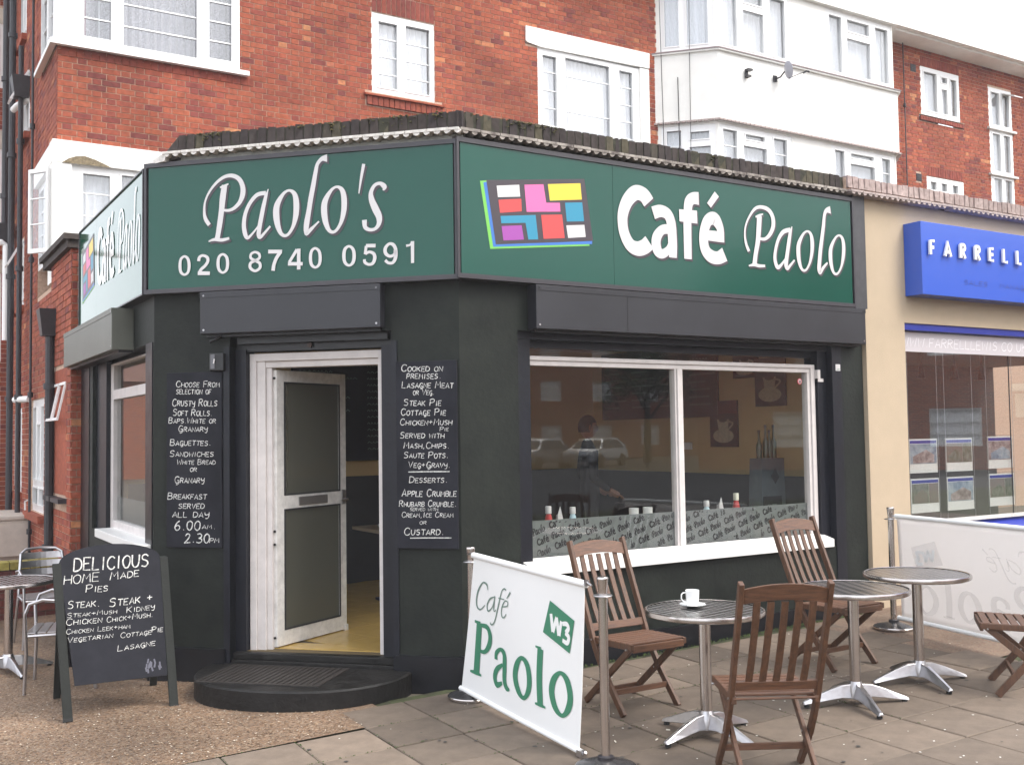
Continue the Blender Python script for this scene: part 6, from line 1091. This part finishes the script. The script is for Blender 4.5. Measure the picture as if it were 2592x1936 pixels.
def ghost(items, fx):
    for ch, strokes in items:
        mb = MB(CM)
        for i, S in enumerate(strokes): mb.ribbon([(*fx(x, z), w_) for x, z, w_ in S], -.014-.0003*i, sub=6)
        part('letter', mb, M_ghost, b2)
gf = lambda x, z: (.18 + (1.45-x)*1.02, gz(7.3)+.09+z*.93)
ghost(DAT['bpaolo'], gf); ghost(DAT['bcafe'], gf)
mb = MB(CM); mb.quad(*[(gf(x,z)[0], -.014, gf(x,z)[1]) for x, z in DAT['diamond']]); part('diamond', mb, M_ghost, b2)
mb = MB(CM)
for ch, ss in DAT['w3']:
    for S in ss: mb.ribbon([(*gf(x,z), w_) for x, z, w_ in S], -.016, sub=5)
part('letter', mb, M_banner, b2)

# ================================================================ CHALK A-BOARD
F1 = Vector((1.162, 7.554, 0)); F2 = Vector((1.84, 7.513, 0)); aa = math.atan2(F2.y-F1.y, F2.x-F1.x); gA = gz(1.5)
ab = thing('chalk_a_board', 'grey A-board with arched chalkboard advertising delicious home made pies', 'A-board', (1.5, 7.53, gA)); ab.location = (0,0,0)
lean = math.atan2(.30, 1.03); AM = Matrix.Translation((F1.x, F1.y, gA)) @ Matrix.Rotation(aa, 4, 'Z') @ Matrix.Rotation(-lean, 4, 'X')
for n_, x in (('leg', .0), ('leg', .68)):
    mb = MB(AM); s_ = -.05 if x < .1 else .0; mb.hexa([(x-.03,-.014,0),(x+.03,-.014,0),(x+.03,.014,0),(x-.03,.014,0),(x-.03-.05*(x<.1)-.02*(x>.1),-.014,1.045),(x+.025-.05*(x<.1)-.02*(x>.1),-.014,1.045),(x+.025-.05*(x<.1)-.02*(x>.1),.014,1.045),(x-.03-.05*(x<.1)-.02*(x>.1),.014,1.045)]); part('leg', mb, M_aframe, ab, bevel=.004)
    mb = MB(AM); mb.box(x-.03,x+.03,-.015,.015,-.01,.012); part('rubber_foot', mb, M_rubber, ab)
P = [(.045,.215),(.645,.215),(.632,1.045)] + [( .2975+.335*math.cos(a), 1.045+.105*math.sin(a)) for a in np.linspace(.0, math.pi, 16)] + [(.0,1.045)]
P = [(.045,.215),(.645,.215)] + [(.2975+.334*math.cos(a), 1.045+.115*math.sin(a)) for a in np.linspace(0, math.pi, 18)]
mb = MB(AM); mb.prism(P, -.010, .006); part('board', mb, M_slate, ab, bevel=.002)
for L in TXT['aframe']:
    mb = MB(AM); chalk(mb, *L, -.0125, th=.10); part('chalk_line', mb, M_chalk, ab)
mb = MB(AM)
for k in range(14): x = .5+random.random()*.11; z = .24+random.random()*.09; mb.ribbon([(x,z,.012),(x+random.uniform(-.01,.01),z+.03,.01)], -.0125-.0002*k, sub=1)
part('chalk_smudge', mb, mat('chalk_dust', (.12,.12,.15), .9), ab)
RM = Matrix.Translation((F1.x, F1.y, gA)) @ Matrix.Rotation(aa, 4, 'Z')
yt = 1.045*math.sin(lean); zt2 = 1.045*math.cos(lean)
for x in (-.01, .655):
    mb = MB(RM); mb.bar((x,yt+.035,zt2),(x,.70,.0), .05, .028); part('leg', mb, M_aframe, ab, bevel=.004)
mb = MB(RM); mb.hexa([(-.0,.64,.22),(.65,.64,.22),(.65,.655,.22),(-.0,.655,.22),(-.02,yt+.05,zt2),(.64,yt+.05,zt2),(.64,yt+.065,zt2),(-.02,yt+.065,zt2)]); part('rear_board', mb, M_slate, ab)

# ================================================================ ALUMINIUM CHAIRS ON THE LEFT
def alu_chair(label, loc, rz):
    t = thing('aluminium_chair', label, 'chair', loc, rz, 'aluminium stacking chairs'); 
    for s in (-1, 1):
        mb = MB(); mb.tube([(s*.26,.22,0),(s*.25,.21,.30),(s*.26,.22,.58),(s*.27,.19,.655),(s*.27,.10,.685),(s*.26,-.08,.66),(s*.235,-.2,.62)], .013, 8); part('arm', mb, M_alu, t, smooth=True)
        mb = MB(); mb.tube([(s*.24,-.27,0),(s*.225,-.22,.30),(s*.215,-.2,.45),(s*.20,-.24,.62),(s*.18,-.29,.80)], .013, 8); part('leg', mb, M_alu, t, smooth=True)
    mb = MB(); mb.tube([(-.18,-.29,.80),(-.13,-.325,.835),(0,-.345,.845),(.13,-.325,.835),(.18,-.29,.80)], .013, 8); mb.tube([(-.25,.2,.42),(0,.22,.42),(.25,.2,.42)], .012, 8); mb.tube([(-.22,-.2,.42),(.22,-.2,.42)], .012, 8); mb.tube([(-.22,-.2,.42),(-.25,.2,.42)], .012, 8); mb.tube([(.22,-.2,.42),(.25,.2,.42)], .012, 8); part('frame', mb, M_alu, t, smooth=True)
    for k in range(6):
        y = .18 - k*.07; mb = MB(); mb.box(-.225,.225,y-.03,y+.03,.434,.442); part('seat_slat', mb, M_alu, t, bevel=.002)
    for k in range(4):
        z = .52 + k*.075; y = -.225 - k*.02; vs = []; n = 8
        for i in range(n+1): x = -.19+.38*i/n; c = -.035*(1-(2*i/n-1)**2); vs += [(x,y+c,z),(x,y+c+.006,z),(x,y+c-.008+.006,z+.06),(x,y+c-.008,z+.06)]
        mb = MB(); mb.add(vs, [(i*4+q, i*4+(q+1)%4, (i+1)*4+(q+1)%4, (i+1)*4+q) for i in range(n) for q in range(4)]); part('back_slat', mb, M_alu, t, smooth=False)
    return t
a1 = alu_chair('polished aluminium armchair half hidden behind the chalk A-board', (1.29, 8.72, gz(1.2)), rad(75))
dup(a1, (1.45, 10.55, gz(1.4)), rad(185), 'farther aluminium armchair by the brick wing, behind the left steel table')
a1['label'] = 'polished aluminium armchair half hidden behind the chalk A-board'

# ================================================================ PERSON INSIDE
def person(label, loc, rz):
    t = thing('person', label, 'person', loc, rz)
    V = [(0,0,.95),(0,-.01,1.12),(0,.0,1.32),(0,.01,1.47),(0,.015,1.56),
         (-.17,.0,1.42),(-.24,.04,1.15),(-.20,-.16,1.02), (.17,0,1.42),(.25,.03,1.15),(.22,-.16,1.02),
         (-.095,0,.90),(-.11,.01,.50),(-.11,.04,.08),(-.115,-.10,.03), (.095,0,.90),(.11,-.02,.50),(.11,.02,.08),(.115,-.12,.03)]
    R = [.15,.135,.155,.065,.055,.062,.045,.034,.062,.045,.034,.085,.06,.042,.036,.085,.06,.042,.036]
    E = [(0,1),(1,2),(2,3),(3,4),(2,5),(5,6),(6,7),(2,8),(8,9),(9,10),(0,11),(11,12),(12,13),(13,14),(0,15),(15,16),(16,17),(17,18)]
    me = bpy.data.meshes.new('body'); me.from_pydata(V, E, []); o = bpy.data.objects.new('body', me); COL.objects.link(o); o.parent = t
    md = o.modifiers.new('skin', 'SKIN'); sv = me.skin_vertices[0].data
    for i, r in enumerate(R): sv[i].radius = (r, r*(.72 if i < 3 else 1))
    sv[0].use_root = True; o.modifiers.new('sub', 'SUBSURF').levels = 2; o.modifiers['sub'].render_levels = 2; me.materials.append(mat('dark_clothes', (.018,.018,.024), .85))
    sk = mat('skin', (.26,.12,.075), .6)
    mb = MB(); vs = []; n, m = 16, 14
    for i in range(m+1):
        th = math.pi*i/m
        for j in range(n):
            ph = 2*math.pi*j/n; x = .076*math.sin(th)*math.cos(ph); y = .095*math.sin(th)*math.sin(ph); z = .118*math.cos(th)
            if z < 0: x *= 1-.28*(-z/.118); y *= 1-.12*(-z/.118)
            if abs(x) < .02 and y < -.06 and -.03 < z < .02: y -= .02
            vs.append((x, y, 1.665+z))
    mb.add(vs, [(i*n+j, (i+1)*n+j, (i+1)*n+(j+1)%n, i*n+(j+1)%n) for i in range(m) for j in range(n)]); hd = part('head', mb, sk, t, smooth=True)
    mb = MB(); vs = []
    for i in range(8):
        th = math.pi*.62*i/7
        for j in range(n): ph = 2*math.pi*j/n; k = 1.10; lim = 1 if math.sin(ph) > -.25 else .62; t2 = th*lim; vs.append((.076*k*math.sin(t2)*math.cos(ph), .097*k*math.sin(t2)*math.sin(ph)+.006, 1.668+.122*k*math.cos(t2)))
    mb.add(vs, [(i*n+j, (i+1)*n+j, (i+1)*n+(j+1)%n, i*n+(j+1)%n) for i in range(7) for j in range(n)]); part('hair', mb, mat('dark_hair', (.012,.010,.008), .6), t, smooth=True)
    for s in (-1, 1):
        mb = MB(); mb.lathe([(.0,-.004),(.008,0),(.0,.004)], 8, (s*.028,-.088,1.675)); part('eye', mb, M_dark, hd)
        mb = MB(); mb.tube([(s*.078,.0,1.69),(s*.088,.01,1.665),(s*.078,.005,1.64)], .009, 6); part('ear', mb, sk, hd)
        px, py, pz = s*.21, -.17, 1.0; mb = MB(); mb.tube([(px,py+.01,pz+.02),(px,py-.05,pz-.02),(px,py-.085,pz-.035)], [.028,.036,.03], 8)
        for q in range(4): fx = px-.027+q*.018; mb.tube([(fx,py-.075,pz-.03),(fx,py-.11,pz-.045),(fx,py-.13-.006*(q in (1,2)),pz-.07)], [.0095,.0085,.007], 6)
        mb.tube([(px-s*.03,py-.03,pz-.01),(px-s*.052,py-.065,pz-.02),(px-s*.05,py-.09,pz-.035)], [.011,.010,.008], 6); part('hand', mb, sk, t, smooth=True)
    return t
person('person in dark clothes standing inside the cafe, dimly seen through the left pane', (6.45, 8.95, .112), rad(70))

# ================================================================ ACROSS THE STREET (seen reflected in the glass)
def brick_tex(name):
    m = bpy.data.materials.new(name); m.use_nodes = True; t = m.node_tree; N = t.nodes; bs = N['Principled BSDF']; bs.inputs['Roughness'].default_value = .9
    tc = N.new('ShaderNodeTexCoord'); mp = N.new('ShaderNodeMapping'); mp.inputs['Rotation'].default_value = (rad(90),0,0); b = N.new('ShaderNodeTexBrick'); b.inputs['Scale'].default_value = 1; b.inputs['Brick Width'].default_value = .225; b.inputs['Row Height'].default_value = .075; b.inputs['Mortar Size'].default_value = .008
    b.inputs['Color1'].default_value = (.36,.09,.045,1); b.inputs['Color2'].default_value = (.22,.05,.035,1); b.inputs['Mortar'].default_value = (.42,.30,.22,1)
    t.links.new(tc.outputs['Object'], mp.inputs[0]); t.links.new(mp.outputs[0], b.inputs[0]); t.links.new(b.outputs[0], bs.inputs[0]); return m
M_bt = brick_tex('far_brickwork')
def far_block(label, loc, rz, w_, h, wins, roofc):
    t = thing('street_block', label, 'building', loc, rz); mb = MB(); wall_cells(mb, -w_/2, w_/2, 0, h, [q[:4] for q in wins], 0, .3); part('wall', mb, M_bt, t)
    mb = MB(); mb.box(-w_/2, w_/2, .9, 8, 0, h-.1); part('core', mb, M_dark, t)
    for a, b, c, e in wins:
        mb = MB(); wall_cells(mb, a, b, c, e, [(a+.06+(b-a-.06)*k/3, a+(b-a-.06)*(k+1)/3, c+.07+(e-c-.07)*j/3, c+(e-c-.07)*(j+1)/3) for k in range(3) for j in range(3)], .05, .12); f = part('window', mb, M_upvc, t)
        curtain(None, a, b, c, e, .22, M_net, f)
    mb = MB(); mb.hexa([(-w_/2-.3,-.4,h),(w_/2+.3,-.4,h),(w_/2+.3,8.4,h),(-w_/2-.3,8.4,h),(-w_/2-.3,3.5,h+2.6),(w_/2+.3,3.5,h+2.6),(w_/2+.3,4.5,h+2.6),(-w_/2-.3,4.5,h+2.6)]); part('roof', mb, roofc, t); return t
rc = mat('far_roof_tile', (.16,.08,.06), .8, var=.2)
far_block('long red brick block across the road, reflected in the cafe window', (26, -42, -.1), rad(180), 70, 8.5, [(x,x+1.6,z,z+1.3) for x in (-20,-16,-12,-8,-4,0,4,8,12,16) for z in (1.0,3.9,6.4)], rc)
eb = far_block('red brick house across the side road, reflected in the agent window', (37.0, -11.9, .0), rad(235), 22, 7.5, [(-.1,1.8,1.0,2.5),(6,7.8,1.0,2.5),(-.1,1.8,4.6,5.9),(5,6.8,4.6,5.9)], rc)
mb = MB(); mb.box(-5.4,-1.2,-1.0,0,3.1,3.35); mb.box(-5.3,-1.3,-.20,-.02,2.1,3.0); part('porch_canopy', mb, mat('cream_canopy', (.55,.52,.40), .6), eb)
mb = MB(); mb.box(-5.0,-1.7,-.04,.02,.0,2.1); part('entrance', mb, M_navy, eb)
far_block('unseen red brick block added beyond the yard for the side sign to reflect', (-16, 56, -.3), 0, 26, 5.0, [(x,x+1.6,z,z+1.2) for x in (-10,-5,0,5,9) for z in (.9,3.1)], rc)  # unseen block, added and sized to darken the lower part of the sign's reflection
M_carp = mat('silver_car_paint', (.45,.46,.48), .25, .6, coat=.5); M_cg = mat('car_glass', (.02,.025,.03), .08)
def car(label, loc, rz):
    t = thing('parked_car', label, 'car', loc, rz, 'silver cars parked across the road')
    prof = [(-2.0,.55,.80),(-1.95,.80,.84),(-1.2,.92,.86),(-.55,1.32,.66),(.3,1.46,.62),(1.3,1.40,.62),(1.85,1.05,.78),(2.0,.75,.82)]
    base = [(x, .28) for x, z, hw in prof]; mb = MB(); vs = []
    for x, z, hw in prof: vs += [(x,-.84,.28),(x,-.86,.62),(x,-hw,max(z,.63)),(x,hw,max(z,.63)),(x,.86,.62),(x,.84,.28)]
    mb.add(vs, [(i*6+k, i*6+(k+1)%6, (i+1)*6+(k+1)%6, (i+1)*6+k) for i in range(len(prof)-1) for k in range(6)] + [(5,4,3,2,1,0), tuple((len(prof)-1)*6+k for k in range(6))]); part('body', mb, M_carp, t, bevel=.04, smooth=True)
    mb = MB(); mb.hexa([(-1.15,-.74,.945),(-1.15,.74,.945),(-.62,.60,1.30),(-.62,-.60,1.30),(-1.17,-.74,.965),(-1.17,.74,.965),(-.64,.60,1.325),(-.64,-.60,1.325)]); part('windscreen', mb, M_cg, t)
    for s in (-1,1):
        mb = MB(); mb.hexa([(-.85,s*.84,.92),(1.5,s*.82,.95),(1.2,s*.66,1.30),(-.4,s*.68,1.30),(-.85,s*.86,.93),(1.5,s*.84,.96),(1.2,s*.68,1.31),(-.4,s*.70,1.31)]); part('side_window', mb, M_cg, t)
        mb = MB(); mb.box(-2.02,-1.9,s*.62-.16,s*.62+.16,.64,.78); part('headlight', mb, M_ceram, t)
        for x in (-1.25, 1.25):
            mb = MB(Matrix.Translation((x, s*.80, .31)) @ Matrix.Rotation(math.pi/2, 4, 'X')); mb.lathe([(.20,-.1),(.31,-.1),(.32,0),(.31,.1),(.20,.1)], 20); wh = part('wheel', mb, M_rubber, t)
            mb = MB(Matrix.Translation((x, s*.80, .31)) @ Matrix.Rotation(math.pi/2, 4, 'X')); mb.lathe([(.02,-.08),(.2,-.09),(.2,.09),(.02,.08)], 16); part('rim', mb, M_alu, wh)
    mb = MB(); mb.box(-2.03,-1.96,-.45,.45,.40,.56); part('grille', mb, M_black2, t); mb = MB(); mb.box(-2.045,-2.03,-.26,.26,.42,.52); part('number_plate', mb, M_cream, t); return t
k1 = car('silver hatchback parked across the road, nearer the cafe corner', (27.2, -28.5, .07), rad(-28))
dup(k1, (30.6, -28.3, .07), rad(-28), 'silver hatchback parked across the road, farther from the corner')
# street tree across the road: trunk, limbs and leaf clumps
tr_ = thing('street_tree', 'leafy street tree across the road, dark in the cafe window reflection', 'tree', (36, -31, -.15))
mb = MB(); mb.tube([(0,0,0),(.05,0,1.5),(0,.1,3.2),(.1,.1,5)], [.24,.2,.15,.08], 10)
for a in range(7): mb.tube([(0,.05,2.4+a*.3),(math.cos(a*2.4)*1.2,math.sin(a*2.4)*1.2,3.6+a*.35),(math.cos(a*2.4)*2.1,math.sin(a*2.4)*2.1,4.6+a*.35)], [.09,.06,.03], 6)
part('trunk', mb, mat('bark', (.06,.045,.03), .95, var=.3, scale=20), tr_)
mb = MB(); rg = random.Random(5)
for q in range(60):
    th, ph_ = rg.uniform(0,6.283), rg.uniform(-.6,1.4); R_ = rg.uniform(.8,2.6); c0 = (R_*math.cos(th)*math.cos(ph_), R_*math.sin(th)*math.cos(ph_), 5+R_*math.sin(ph_)); mb.val = rg.random()
    for _ in range(70):
        p = [c0[k]+rg.gauss(0,.30) for k in range(3)]; d = Vector((rg.gauss(0,1),rg.gauss(0,1),rg.gauss(0,1))).normalized()*.09; e = d.orthogonal().normalized()*.06
        mb.quad((p[0]-d.x,p[1]-d.y,p[2]-d.z),(p[0]+e.x,p[1]+e.y,p[2]+e.z),(p[0]+d.x,p[1]+d.y,p[2]+d.z),(p[0]-e.x,p[1]-e.y,p[2]-e.z))
part('crown', mb, brick_mat('leaves', [(0,(.03,.06,.015)),(1,(.07,.11,.03))]), tr_, kind='stuff')

# thin scattering volume added to imitate veiling lens glare
hz = MB(); hz.box(-92, 122, -92, 92, -1.4, 13.2); hzm = bpy.data.materials.new('glare_haze'); hzm.use_nodes = True; _n = hzm.node_tree; _n.nodes.clear()
_v = _n.nodes.new('ShaderNodeVolumePrincipled'); _v.inputs['Color'].default_value = (.97,.95,.98,1); _v.inputs['Density'].default_value = .0016; _v.inputs['Anisotropy'].default_value = .0; _o = _n.nodes.new('ShaderNodeOutputMaterial'); _n.links.new(_v.outputs[0], _o.inputs['Volume'])
mkobj('glare_haze', hz.mesh('glare_haze'), hzm, kind='stuff')
# place every root at the foot of its thing
bpy.context.view_layer.update()
for r in [o for o in scn.objects if o.type == 'EMPTY' and o.parent is None and o.location.length < 1e-6 and 'label' in o]:
    lo = Vector((1e9,)*3); hi = Vector((-1e9,)*3)
    for c in r.children:
        if c.type != 'MESH': continue
        for b in c.bound_box:
            p = c.matrix_local @ Vector(b); lo = Vector(map(min, lo, p)); hi = Vector(map(max, hi, p))
    if lo.x > 1e8: continue
    base = Vector(((lo.x+hi.x)/2, (lo.y+hi.y)/2, lo.z)); r.location = base
    for c in r.children: c.matrix_local = Matrix.Translation(-base) @ c.matrix_local
